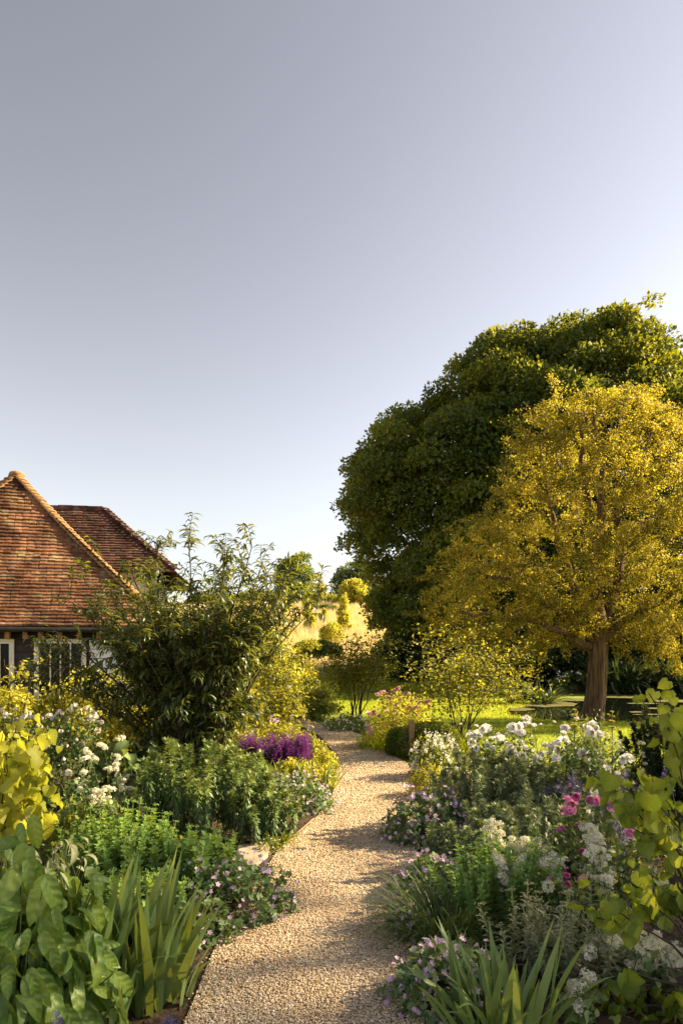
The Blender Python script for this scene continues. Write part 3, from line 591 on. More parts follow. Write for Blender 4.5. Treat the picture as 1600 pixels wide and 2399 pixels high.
for i, z in enumerate(zz):
    for j in range(ns):
        a = j / ns * TAU; fl = .17 * math.sin(5 * a + 1.0 + .25 * z) + .11 * math.sin(9 * a + 2 - .4 * z) + .03 * math.sin(17 * a + z)
        rr_ = .225 * (1 + fl) * (1 + .16 * math.exp(-z * 3.2) + .16 * max(0, z - 1.6) ** 2) * (1 - .06 * z)
        V.append([.09 * z + .02 * math.sin(2 * z) + rr_ * math.cos(a), rr_ * math.sin(a), z])
tg.add(V, [[i * ns + j, i * ns + (j + 1) % ns, (i + 1) * ns + (j + 1) % ns, (i + 1) * ns + j] for i in range(n - 1) for j in range(ns)])
tg.obj('trunk', M['bark'], gt)
gl = [[(1398, 1500), (1390, 1400), (1382, 1300), (1392, 1200), (1385, 1080), (1360, 980)], [(1402, 1490), (1440, 1400), (1465, 1280), (1462, 1200), (1490, 1150), (1530, 1090)], [(1405, 1500), (1480, 1440), (1560, 1380), (1640, 1300)],
      [(1385, 1500), (1330, 1450), (1270, 1420), (1200, 1380), (1100, 1350)], [(1380, 1515), (1310, 1480), (1230, 1460), (1140, 1450), (1050, 1440)], [(1390, 1480), (1345, 1380), (1310, 1250), (1290, 1130), (1270, 1020)], [(1465, 1250), (1500, 1240), (1560, 1200), (1600, 1150)], [(1410, 1500), (1500, 1490), (1600, 1470), (1680, 1450)], [(1386, 1200), (1340, 1100), (1330, 1000)]]
for i, pts in enumerate(gl):
    q = np.array([at(x, y, 18.2) for x, y in pts]); q[:, 1] += np.linspace(0, [-.9, .5, -1.2, -1.0, -1.8, .4, .8, 1.2, -1.2][i], len(q)); q = np.stack([np.interp(np.linspace(0, len(q) - 1, 14), np.arange(len(q)), q[:, k]) for k in range(3)], 1); q[1:-1] += r.normal(0, .05, (12, 3))
    lg = G(); tube(lg, q - gb, np.linspace([.2, .17, .13, .12, .13, .13, .07, .12, .08][i], .025, 14), 7); lg.obj('limb', M['bark'], gt)
# big off-frame trees to the right, which shade the foreground
def round_poly(cx, cz, rx, rz, Y, n=22, s=1):
    rr = rng(s); return [((cx + rx * math.cos(a) * k) / Y * F + CX, YH - (cz + rz * math.sin(a) * k - H) / Y * F) for a, k in zip(np.linspace(0, TAU, n, endpoint=False), 1 + rr.normal(0, .07, n))]
for (bx, by, top, rr_, lab, sd) in ((23.8, 9.6, 16.9, 5.3, 'tall leafy tree off to the right shading the path', 23), (21.0, 2.2, 16.0, 4.8, 'second tall leafy tree off to the right, behind the viewpoint', 24)):
    tree('garden_tree', lab, (bx, by, 0), round_poly(bx, top * .64, rr_, top * .36, by, s=sd), by, rr_, 1.0, 105, 108, None, .26, M['mid'], sd, .3, 10)
# far trees on the rise
def T_(Y): return float(terrain(0, Y))
def far(label, pts, Y, basex, R, lr, nl, per, size, mat, seed, tr=.2, limbs=4, name='hedgerow_tree', **kw):
    bx = (basex - CX) / F * Y; tree(name, label, (bx, Y, T_(Y)), pts, Y, R, lr, nl, per, None, size, mat, seed, tr, limbs, **kw)
far('rounded full green tree on the rise above the meadow', [(650, 1420), (645, 1350), (660, 1320), (690, 1305), (712, 1296), (725, 1300), (722, 1325), (733, 1340), (725, 1370), (732, 1400), (725, 1425)], 112, 690, 3, 1.0, 70, 130, .42, M['mid'], 51)
far('wispy thin crowned tree on the skyline', [(728, 1410), (730, 1365), (738, 1345), (750, 1345), (757, 1370), (765, 1390), (760, 1410)], 118, 745, 1.5, .8, 14, 60, .35, M['airy'], 52, .1)
far('grey green bushy tree on the skyline beside the huge oak', [(776, 1400), (778, 1360), (795, 1335), (815, 1322), (845, 1315), (870, 1330), (880, 1400)], 116, 825, 3, 1.0, 55, 120, .4, M['rose_leaf'], 53)
far('bright yellow green round tree below the skyline tree', [(795, 1405), (800, 1375), (820, 1360), (842, 1360), (855, 1375), (860, 1420), (800, 1420)], 104, 828, 2.5, .9, 45, 120, .38, M['lime'], 54)
for i, (x0, x1, yt, lab) in enumerate([(440, 570, 1392, 'dark hedgerow shrub far behind the willow leaved shrub'), (560, 660, 1385, 'dark clipped hedgerow under the rounded full tree'), (650, 745, 1388, 'hedgerow shrub joining the rounded tree to the skyline gap'), (720, 790, 1395, 'low hedgerow shrub in the skyline gap'), (770, 880, 1390, 'dark hedgerow shrub below the bright yellow green round tree')]):
    far(lab, [(x0, 1425), (x0 + 5, yt + 6), ((x0 + x1) / 2, yt), (x1 - 5, yt + 5), (x1, 1425)], 108, (x0 + x1) / 2, 2, .9, 30, 110, .36, M['mid'], 60 + i, .12, 2, name='hedgerow_shrub', cat='shrub')
far('low grey green dome of shrub in the pale meadow', [(733, 1440), (738, 1424), (765, 1418), (790, 1424), (795, 1440)], 92, 764, 1.2, .7, 22, 110, .26, M['rose_leaf'], 66, .08, 2, name='meadow_shrub', cat='shrub')
for i, (x, yt, yb, w, lab) in enumerate([(664, 1385, 1447, 10, 'young columnar tree half hidden behind the willow leaved shrub'), (724, 1400, 1478, 13, 'young columnar tree with a leaning top in the meadow'), (807, 1388, 1482, 15, 'tallest young columnar tree in the meadow next to the oak'), (759, 1428, 1462, 4, 'tiny slim sapling standing alone in pale meadow grass'), (784, 1404, 1420, 5, 'pointed small sapling against the far hedgerow')]):
    z = None
    for Y in np.arange(35, 110, .5):
        if YH - (T_(Y) - H) / Y * F <= yb: z = Y; break
    Y = z or 100; hh = (yb - yt)
    ri = rng(900 + i); far(lab, [(x + sx * w * q * ri.uniform(.55, 1.25) + w * .25 * math.sin(q2 * 5 + i), yb - hh * q2) for sx, q, q2 in ((-1, .5, .03), (-1, 1, .18), (-1, .7, .33), (-1, .95, .48), (-1, .55, .64), (-1, .6, .8), (0, 0, 1.0), (1, .35, .88), (1, .7, .72), (1, .5, .58), (1, .9, .42), (1, .8, .28), (1, 1, .15), (1, .4, .03))], Y, x, w / F * Y * .9, w / F * Y * .42, 60, 46, .17 * Y / 60 + .02, M['lime'], 70 + i, .05, 3, name='young_tree')
far('spreading yellow green sapling bush in the lower meadow', [(752, 1508), (750, 1480), (765, 1462), (790, 1460), (805, 1478), (800, 1508)], 50, 776, .8, .35, 36, 70, .15, M['lime'], 79, .05, 5, name='meadow_shrub', cat='shrub')
far('loose yellow shrub at the meadow foot', [(690, 1535), (692, 1512), (715, 1500), (740, 1512), (742, 1535)], 40, 715, .7, .3, 26, 70, .12, M['grass'], 80, .05, 3, name='meadow_shrub', cat='shrub')
far('dark low shrub at the meadow foot', [(715, 1545), (722, 1510), (765, 1502), (800, 1520), (805, 1545)], 36, 760, .7, .35, 28, 90, .14, M['mid'], 81, .05, 3, name='meadow_shrub', cat='shrub')
# dark undergrowth behind the pond
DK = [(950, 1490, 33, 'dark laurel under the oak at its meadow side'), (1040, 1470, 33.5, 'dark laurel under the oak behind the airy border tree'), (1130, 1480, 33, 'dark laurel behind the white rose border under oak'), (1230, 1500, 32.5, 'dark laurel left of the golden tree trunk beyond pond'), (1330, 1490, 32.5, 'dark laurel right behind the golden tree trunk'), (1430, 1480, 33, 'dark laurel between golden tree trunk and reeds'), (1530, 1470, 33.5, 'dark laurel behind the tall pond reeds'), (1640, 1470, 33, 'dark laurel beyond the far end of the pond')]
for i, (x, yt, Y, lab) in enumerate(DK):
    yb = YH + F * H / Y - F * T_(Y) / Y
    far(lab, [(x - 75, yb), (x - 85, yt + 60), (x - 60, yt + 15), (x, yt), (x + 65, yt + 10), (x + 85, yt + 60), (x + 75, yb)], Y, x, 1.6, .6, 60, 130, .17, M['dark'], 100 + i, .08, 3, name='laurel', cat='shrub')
# reeds and bank plants of the pond
def strap_clump(name, label, cat, base, n, L, spread, T, mat, seed, parts=False, group=None, width=1., rx=.3, ry=.3, lean0=.1):
    r = rng(seed); t = thing(name, label, cat, base, 0, group); g = G()
    ph = r.uniform(0, TAU, n); rd = np.sqrt(r.random(n)); p = np.column_stack([rx * rd * np.cos(ph), ry * rd * np.sin(ph), np.zeros(n)]); a = np.arctan2(p[:, 1], p[:, 0]) + r.normal(0, .6, n)
    ln = lean0 + np.abs(r.normal(0, spread, n)); d = np.column_stack([np.cos(a) * ln, np.sin(a) * ln, np.ones(n)]); up = np.column_stack([-np.cos(a), -np.sin(a), ln * .5]); sz = r.uniform(.6, 1.1, n) * L
    if parts:
        mes = []
        for k in range(len(T)): gg = G(); gg.add(T[k][0], T[k][1], .5); mes.append(gg.mesh('blade', mat))
        for i in range(n): link('blade', mes[i % len(T)], t, mw=mat_of(p[i], d[i], up[i] + r.normal(0, .5, 3), sz[i]))
    else:
        for k in range(len(T)):
            q = np.arange(n) % len(T) == k; addleaves(g, T[k], p[q], d[q], up[q] + r.normal(0, .4, (q.sum(), 3)), sz[q], np.clip(r.normal(.5, .25, q.sum()), 0, 1))
        g.obj('blades', mat, t, kind='stuff')
    return t
REED = [leaf_t(5, strap(.022), .3, b_) for b_ in (1.2, 1.8, .7)]
for i, (x, Y, lab) in enumerate([(1460, 30, 'clump of dark pond reeds nearest the golden tree trunk'), (1520, 30.3, 'middle clump of arching dark pond reeds'), (1580, 30, 'clump of dark pond reeds at the far right bank')]):
    strap_clump('reed_clump', lab, 'reeds', ((x - CX) / F * Y, Y, 0), 420, 2.0, .35, REED, M['reed'], 130 + i, rx=.9, ry=.5)
strap_clump('bank_plant', 'arching strap leaved plant on the left bank of the pond', 'plant', P(1270, 1650), 150, 1.0, .6, REED, M['reed'], 134, rx=.35, ry=.3)
def bank(name, label, cat, px, Y, hgt, w, mat, seed, flowers=0, leaf=.1, nl=26):
    b_ = np.array([(px - CX) / F * Y, Y, float(terrain(0, Y))]); r = rng(seed); t = thing(name, label, cat, b_); c = np.column_stack([r.uniform(-w, w, nl), r.uniform(-w * .6, w * .6, nl), r.uniform(.12, .85, nl) * hgt]); c[:, :2] *= np.sqrt(np.clip(1.25 - (c[:, 2:] / hgt) ** 2, .1, 1)); g = G()
    lobe_leaves(g, L2, c, np.full(nl, hgt * .2), 110, leaf, r); g.obj('foliage', mat, t, kind='stuff')
    sg = G()
    for q in c[:8]: tube(sg, curve((q[0] * .3, q[1] * .3, 0), q, (0, 0, 0), 4), .012, 4)
    sg.obj('stems', M['twig'], t, kind='stuff')
    if flowers:
        fm = G(); addleaves(fm, L2, np.zeros((7, 3)), nrm(r.normal(0, 1, (7, 3)) + [0, -.3, .5]), r.normal(0, 1, (7, 3)), .09, .7); me = fm.mesh('flower', M['white_petal'])
        for i in range(flowers): q = np.array([r.uniform(-w, w), -w * .55 + r.normal(0, .1), hgt * r.uniform(.55, 1.0)]); link('flower', me, t, mw=Matrix.Translation(q) @ Matrix.Rotation(r.uniform(0, 6), 4, 'Z'))
    return t
bank('bank_shrub', 'white flowered shrub on the far bank left of the golden trunk', 'shrub', 1345, 30.5, 1.0, .9, M['rose_leaf'], 141, 26)
bank('bank_shrub', 'white flowered shrub on the far bank between trunk and reeds', 'shrub', 1450, 31, 1.35, .8, M['rose_leaf'], 142, 26)
bank('bank_shrub', 'rounded green shrub at the left tip of the pond', 'shrub', 1205, 24.5, .75, .7, M['mid'], 143)

# ------------------------------------------------------------------ plant builders
def vmid(T):  # paler midrib, darker blade
    n = len(T[0]) // 3; v = np.tile([.42, .85, .42], n); return v
def gpos(px, Y, z=0.): return np.array([(px - CX) / F * Y, Y, z])
def ell_cloud(n, rx, ry, h, r, inner=.55, zlow=.05):
    """points over a rounded mound: positions and outward directions"""
    d = nrm(r.normal(0, 1, (n, 3))); d[:, 2] = np.abs(d[:, 2]); rr = r.uniform(inner, 1., n) ** .6
    bump = 1 + .12 * np.sin(d[:, 0] * 7 + d[:, 1] * 5 + r.uniform(0, 6)) + .08 * np.sin(d[:, 1] * 11 + d[:, 2] * 9)
    p = d * (rr * bump)[:, None] * [rx, ry, h]; p[:, 2] = np.maximum(p[:, 2], zlow * h + r.uniform(0, .1, n) * h); return p, nrm(d / [rx, ry, h])
def palm_t(k=5):
    V = [[0, .12, 0]]; Fc = []
    for i in range(2 * k + 1):
        a = math.radians(-150 + 300 * i / (2 * k)); rr_ = .52 if i % 2 else .40
        if i in (0, 2 * k): rr_ = .30
        V.append([rr_ * math.sin(a), .12 + rr_ * math.cos(a) * .95 + .0, .06 if i % 2 else .0])
    Fc = [[0, i + 1, i + 2] for i in range(2 * k)]; return np.array(V), np.array(Fc)[:, [0, 2, 1]]
PALM = palm_t()
def petal_flower(n, T, s, tilt, mat, name='flower', seed=0, centre=None):
    r = rng(seed); g = G(); a = np.arange(n) / n * TAU; d = np.column_stack([np.cos(a), np.sin(a), np.full(n, tilt)]); up = np.tile([[0, 0, 1.]], (n, 1)) - d * .2
    addleaves(g, T, d * s * .06, d, up, s, np.clip(.55 + r.normal(0, .15, n), 0, 1)); return g.mesh(name, mat)
PET = leaf_t(2, lambda t: .02 + .36 * math.sin(math.pi * min(1, .05 + t * .88)), .15, .5)
def rose_mesh(mat, seed):
    r = rng(seed); g = G()
    for (n, rad, tilt, sz, v) in ((4, .14, 3.0, .40, .25), (5, .28, 2.2, .52, .45), (6, .44, 1.6, .60, .6), (7, .58, 1.1, .64, .8), (7, .62, .55, .62, .9)):
        tilt += r.normal(0, .15)
        a = np.arange(n) / n * TAU + r.uniform(0, 6) + r.normal(0, .12, n); d = np.column_stack([np.cos(a), np.sin(a), np.full(n, tilt)]); up = np.column_stack([-np.cos(a) * tilt, -np.sin(a) * tilt, np.ones(n)])
        T = leaf_t(3, lambda t: .10 + .42 * math.sin(math.pi * min(1, .08 + t * .80)), .45, -1.0 if tilt > .6 else -.2 + .4)
        addleaves(g, T, np.column_stack([np.cos(a) * rad * .35, np.sin(a) * rad * .35, np.full(n, -.1 - rad * .25)]), d, up, sz * r.uniform(.9, 1.1, n), np.clip(v + r.normal(0, .1, n), 0, 1))
    return g.mesh('bloom', mat)
def put(me, name, parent, base, pts, scale, r, face=(0, -.5, .7), jit=.45):
    for q in pts:
        d = nrm(np.asarray(face) + r.normal(0, jit, 3)); up = np.cross(d, r.normal(0, 1, 3))
        m_ = mat_of(np.asarray(q) - base, up, d, scale * r.uniform(.8, 1.15)); link(name, me[r.integers(len(me))], parent, mw=m_)
def stems_to(g, pts, base, spread, rad, r, n=6, sag=.06, k=None):
    for q in pts:
        a = np.array([base[0] + r.normal(0, spread), base[1] + r.normal(0, spread), 0]); b_ = np.asarray(q); s_ = np.array([(b_[0] - a[0]) * .15, (b_[1] - a[1]) * .15, np.linalg.norm(b_ - a) * sag]); tube(g, curve(a, b_, -s_ * [1, 1, -1], n, r, .006) - base, np.linspace(rad, rad * .5, n), 4)
def shrub(name, label, cat, base, rx, ry, h, mat, leaf, n, seed, T=L2, nstem=10, inner=.45, group=None, z0=.05, lumps=0, stem='twig'):
    r = rng(seed); t = thing(name, label, cat, base, 0, group); g = G()
    if lumps:
        p0, d0 = ell_cloud(lumps, rx * .85, ry * .85, h * .88, r, inner * .8, z0); rad = np.full(lumps, .30 * min(rx, h) + .02) * r.uniform(.7, 1.3, lumps); lobe_leaves(g, T, p0, rad, n // lumps, leaf, r, fill=.5, flat=.8)
    else:
        p, d = ell_cloud(n, rx, ry, h, r, inner, z0); ax = nrm(d * .6 + r.normal(0, .6, (n, 3)) + [0, 0, .1]); up = nrm(d + [0, 0, .6] + r.normal(0, .5, (n, 3))); addleaves(g, T, p, ax, up, leaf * r.uniform(.6, 1.3, n), np.clip(r.normal(.5, .22, n), 0, 1))
    g.obj('foliage', mat, t, kind='stuff')
    sg = G(); p, d = ell_cloud(nstem, rx * .8, ry * .8, h * .9, r, .7)
    for q in p: tube(sg, curve((q[0] * .15, q[1] * .15, 0), q, (-q[0] * .1, -q[1] * .1, .05), 5), np.linspace(.012, .005, 5) * (1 + h * .3), 4)
    sg.obj('stems', M[stem], t, kind='stuff'); return t
def geranium(label, base, rx, ry, h, n, nf, seed, mat='ger', fl='lilac', fs=.017, leaf=.055, face=(0, -.6, .7), name='geranium_mound'):
    r = rng(seed); t = thing(name, label, 'flowering plant', base, 0, None); g = G(); p, d = ell_cloud(n, rx, ry, h, r, .6, .04)
    up = nrm(d + [0, 0, .8] + r.normal(0, .35, (n, 3))); ax = nrm(d * .6 + r.normal(0, .5, (n, 3))); addleaves(g, PALM, p, ax, up, leaf * r.uniform(.6, 1.25, n), np.clip(r.normal(.5, .22, n), 0, 1)); g.obj('foliage', M[mat], t, kind='stuff')
    mes = [petal_flower(5, PET, fs, ti, M[fl], seed=seed * 7 + k) for k, ti in enumerate((.25, .5, .9))]
    p, d = ell_cloud(nf * 3, rx * 1.06, ry * 1.06, h * 1.12, r, .96, .08); p = p[(p[:, 1] < ry * .5)][:nf]; sg = G()
    for q in p: tube(sg, [q * [.97, .97, 1] - [0, 0, .05], q], .0014, 3)
    sg.obj('stalks', M['stem'], t, kind='stuff')
    put(mes, 'flower', t, np.zeros(3), p, 1.0, r, face, .4); return t
NEEDLE2 = leaf_t(2, lance(.125), .3, .6)
def spurge(label, base, rx, ry, h, n, seed, mat='euph', leaf=.095, name='spurge'):
    r = rng(seed); t = thing(name, label, 'plant', base); mes = []
    for k in range(6):
        g = G(); L = h * r.uniform(.85, 1.05); bend = r.normal(0, .06, 2); pts = curve((0, 0, 0), (bend[0], bend[1], L), (bend[1] * .5, 0, 0), 7); tube(g, pts, np.linspace(.006, .004, 7), 4, .9)
        m = 230; tt = np.concatenate([r.uniform(.25, .8, int(m * .45)), 1 - np.abs(r.normal(0, .09, m - int(m * .45)))]); tt = np.clip(tt, .1, 1); p = np.stack([np.interp(tt, np.linspace(0, 1, 7), pts[:, i]) for i in range(3)], 1)
        a = np.arange(m) * 2.399; el = np.clip((tt - .80) * 6, -.55, 1.4) + r.normal(0, .15, m); d = np.column_stack([np.cos(a) * np.cos(el), np.sin(a) * np.cos(el), np.sin(el)]); up = np.column_stack([-np.cos(a) * np.sin(el), -np.sin(a) * np.sin(el), np.cos(el)]) + r.normal(0, .2, (m, 3))
        addleaves(g, NEEDLE2, p, d, up, leaf * r.uniform(.75, 1.2, m) * np.where(tt > .93, .75, 1), np.clip(.25 + (tt - .6) * 1.1 + r.normal(0, .12, m), 0, 1)); mes.append(g.mesh('stem', M[mat]))
    for i in range(n):
        rr_ = math.sqrt((i + .5) / n); a = i * 2.399 + r.normal(0, .2); x, y = rx * rr_ * math.cos(a), ry * rr_ * math.sin(a); sc = (1 - .30 * rr_ ** 2) * r.uniform(.82, 1.08); lean = np.array([x / rx * .28, y / ry * .28, 1]); link('stem', mes[i % 6], t, mw=mat_of((x * .85, y * .85, 0), np.cross(lean, (math.cos(a * 3), math.sin(a * 3), 0)), lean, sc))
    return t
def sedum(label, base, rx, ry, h, n, seed, mat='sedum', leaf=.075, name='stonecrop', T=L6, budm='sedum'):
    r = rng(seed); t = thing(name, label, 'plant', base); mes = []
    for k in range(6):
        g = G(); L = h * r.uniform(.85, 1.1); bend = r.normal(0, .04, 2); pts = curve((0, 0, 0), (bend[0], bend[1], L), (0, 0, 0), 6); tube(g, pts, np.linspace(.005, .003, 6), 5, .5); lv = 15
        for j in range(lv):
            tt = .18 + .74 * j / lv; p = np.array([np.interp(tt, np.linspace(0, 1, 6), pts[:, i]) for i in range(3)]); m = 3; a = np.arange(m) / m * TAU + j * 1.1 + r.normal(0, .2, m); el = .25 + .7 * tt + r.normal(0, .15, m)
            d = np.column_stack([np.cos(a) * np.cos(el), np.sin(a) * np.cos(el), np.sin(el)]); up = np.column_stack([-np.cos(a) * np.sin(el), -np.sin(a) * np.sin(el), np.cos(el)]); addleaves(g, T, np.tile(p, (m, 1)), d, up, leaf * (1.35 - .55 * tt) * r.uniform(.8, 1.2, m), np.clip(.2 + .5 * tt + r.normal(0, .12, m), 0, 1))
        nb = 22; q = pts[-1] + np.column_stack([r.normal(0, .014, nb), r.normal(0, .014, nb), np.abs(r.normal(0, .010, nb))]); BB = ball_t(5, 3); V = (BB[0][None] * .0045 + q[:, None]); g.add(V, (BB[1][None] + (np.arange(nb) * len(BB[0]))[:, None, None]).reshape(-1, 3), .95); mes.append(g.mesh('stem', M[mat]))
    for i in range(n):
        rr_ = math.sqrt((i + .5) / n); a = i * 2.399 + r.normal(0, .25); x, y = rx * rr_ * math.cos(a), ry * rr_ * math.sin(a); sc = (1 - .22 * rr_ ** 2) * r.uniform(.8, 1.1); lean = np.array([x / rx * .3, y / ry * .3, 1]); link('stem', mes[i % 6], t, mw=mat_of((x * .85, y * .85, 0), np.cross(lean, (math.cos(a * 3), math.sin(a * 3), 0)), lean, sc))
    return t
IRIS = [leaf_t(8, strap(.036), .12, b_, wave=0, twist=tw_) for b_, tw_ in ((.15, .3), (.35, -.4), (.6, .5), (.25, 0), (.05, .2))]
IRIS += [leaf_t(8, strap(.03), .12, 1.3, twist=.6)]
def heads(seed, fl='cream'):
    out = []
    for k in range(4):
        r = rng(seed + k); g = G(); n = 75; d = nrm(r.normal(0, 1, (n, 3))); d[:, 2] = np.abs(d[:, 2]) - .25; p = d * r.uniform(.5, 1, (n, 1)) * [.030, .030, .024]
        for f in range(4):
            a = f * math.pi / 2; x = np.cross(d, r.normal(0, 1, (n, 3))); x = nrm(x); y = np.cross(d, x); ax = x * math.cos(a) + y * math.sin(a) + d * .35; addleaves(g, L2, p, ax, d, .0085 * r.uniform(.7, 1.2, n), np.clip(r.normal(.65, .25, n), 0, 1))
        out.append(g.mesh('flower_head', M[fl]))
    return out
VH = heads(300)
def valerian(label, base, pts, seed, leafn=140, scale=1.0, ground=.12, leaf=.06, lm='ger'):
    """pts: world positions of the white flower heads"""
    r = rng(seed); t = thing('white_valerian', label, 'flowering plant', base); sg = G(); stems_to(sg, pts, base, ground, .0035, r); sg.obj('stems', M['stem'], t, kind='stuff')
    g = G(); P0 = []
    for q in pts:
        k = max(5, leafn // len(pts)); u = r.uniform(.05, .85, k); P0.append(np.array(base) * (1 - u)[:, None] + np.asarray(q) * u[:, None] + r.normal(0, .035, (k, 3)))
    p = np.concatenate(P0) - base; p[:, 2] = np.maximum(p[:, 2], .02); n = len(p); addleaves(g, L6, p, nrm(r.normal(0, .6, (n, 3)) + [0, -.1, .25]), nrm(r.normal(0, .6, (n, 3)) + [0, 0, 1]), leaf * r.uniform(.6, 1.2, n), np.clip(r.normal(.6, .22, n), 0, 1)); g.obj('foliage', M[lm], t, kind='stuff')
    pp = [np.asarray(q) + r.normal(0, 1, 3) * [.022, .022, .024] * (k > 0) for q in pts for k in range(3)]; put(VH, 'flower_head', t, np.asarray(base), pp, scale * .74, r, (0, -.15, 1), .4); return t
HEART = [leaf_t(6, heart(.47), f_, b_, base=.16, wave=w_) for f_, b_, w_ in ((.18, .5, .06), (.35, .9, .08), (.05, .3, .05), (.5, .7, .1))]
def heart_shrub(label, base, tips, seed, mat, leaf, per, mid=(0, 0, .4), twigm='twig', name='redbud_shrub', droop=.9, part=.5, jit=.04):
    r = rng(seed); t = thing(name, label, 'shrub', base); sg = G(); mes = []
    for T in HEART: gg = G(); gg.add(T[0], T[1], vmid(T)); mes.append(gg.mesh('leaf', M[mat]))
    cnt = 0
    for q in tips:
        q = np.asarray(q); a = np.array([base[0] + r.normal(0, .06), base[1] + r.normal(0, .06), 0]); L = np.linalg.norm(q - a); pts = curve(a, q, np.array([(q[0] - a[0]) * -.12, 0, L * .10]), 9, r, .012) ; tube(sg, pts - base, np.linspace(.009, .0025, 9), 5)
        for j in range(per):
            if cnt >= 297: break
            u = 1 - part * (j / per) ** .9; p = np.array([np.interp(u, np.linspace(0, 1, 9), pts[:, i]) for i in range(3)]) + r.normal(0, jit, 3); side = -1 if j % 2 else 1
            tg = nrm(pts[-1] - pts[-3]); sd = np.cross(tg, [0, 0, 1.]) * side; d = nrm(sd * .5 + r.normal(0, .35, 3) + [0, -.15, -droop]); up = nrm(np.array([0, -.7, .6]) + r.normal(0, .5, 3)); pet = p - d * .02; tube(sg, [p - base - d * 0.03 + [0, 0, .01], p - base], .0012, 3)
            link('leaf', mes[r.integers(4)], t, mw=mat_of(p - base, d, up, leaf * r.uniform(.65, 1.2) * (1 if j > 1 else .7))); cnt += 1
    sg.obj('branches', M[twigm], t); return t
def spikes(label, base, pts, seed, mat, L, name='salvia', cat='flowering plant', n=70, w=.012, foliage=('mid', .3, .3, .25, 600, .04), ground=.15):
    r = rng(seed); t = thing(name, label, cat, base); mes = []
    for k in range(4):
        g = G(); tt = r.uniform(0, 1, n); a = r.uniform(0, TAU, n); p = np.column_stack([np.cos(a) * w * .5, np.sin(a) * w * .5, -L * (1 - tt)]); d = np.column_stack([np.cos(a), np.sin(a), np.full(n, .5)]); addleaves(g, L2, p, d, [0, 0, 1.], w * (1.5 - tt * .8) * r.uniform(.7, 1.3, n), np.clip(r.normal(.5, .25, n), 0, 1)); mes.append(g.mesh('spike', M[mat]))
    sg = G(); stems_to(sg, pts, base, ground, .002, r, 4); sg.obj('stems', M['stem'], t, kind='stuff')
    for i, q in enumerate(pts): d = nrm(np.array([0, 0, 1.]) + r.normal(0, .1, 3)); link('spike', mes[i % 4], t, mw=mat_of(np.asarray(q) - base, np.cross(d, r.normal(0, 1, 3)), d, r.uniform(.8, 1.2)))
    if foliage:
        mk, rx, ry, h, nn, lf = foliage; g = G(); p, d = ell_cloud(nn, rx, ry, h, r, .4, .05); addleaves(g, L4, p, nrm(d + r.normal(0, .6, (nn, 3))), nrm([0, 0, 1.] + r.normal(0, .5, (nn, 3))), lf * r.uniform(.6, 1.3, nn), np.clip(r.normal(.5, .22, nn), 0, 1)); g.obj('foliage', M[mk], t, kind='stuff')
    return t
def rose_bush(label, base, blooms, rx, ry, h, nleaf, seed, fl, fs, lm='rose_leaf', leaf=.05, name='rose_bush', buds=12, face=(-.1, -.6, .6), off_=(0, 0)):
    r = rng(seed); t = thing(name, label, 'rose bush', base); sg = G(); stems_to(sg, [b_ - np.array([0, 0, fs * .3]) for b_ in blooms], base, rx * .35, .004, r); sg.obj('stems', M['stem'], t, kind='stuff')
    g = G(); p, d = ell_cloud(nleaf, rx, ry, h, r, .4, .12); p[:, 0] += off_[0]; p[:, 1] += off_[1]; k = nleaf // 3; bl = np.array(blooms) - base; q = bl[r.integers(len(bl), size=k)] * r.uniform(.75, 1., (k, 1)) + r.normal(0, .05, (k, 3)) - [0, 0, .04]; p = np.vstack([p, q]); d = np.vstack([d, nrm(r.normal(0, 1, (k, 3)))]); n = len(p)
    addleaves(g, L4, p, nrm(d * .5 + r.normal(0, .6, (n, 3))), nrm(d * .5 + [0, -.1, .8] + r.normal(0, .45, (n, 3))), leaf * r.uniform(.6, 1.3, n), np.clip(r.normal(.5, .22, n), 0, 1)); g.obj('foliage', M[lm], t, kind='stuff')
    mes = [rose_mesh(M[fl], seed + k) for k in range(4)]; put(mes, 'bloom', t, np.asarray(base), blooms, fs, r, face, .35)
    bm = [rose_mesh(M[fl], seed + 9)]; bb = [blooms[r.integers(len(blooms))] + r.normal(0, .07, 3) for _ in range(buds)]; put(bm, 'bud', t, np.asarray(base), bb, fs * .45, r, (0, -.2, 1), .3); return t
def grass_tuft(label, base, n, L, seed, mat, rx, ry, name='grass_tuft', width=.012, bend=(1.3, 1.9, .9), spread=.5):
    return strap_clump(name, label, 'grass', base, n, L, spread, [leaf_t(4, strap(width), .2, b_) for b_ in bend], M[mat], seed, rx=rx, ry=ry)
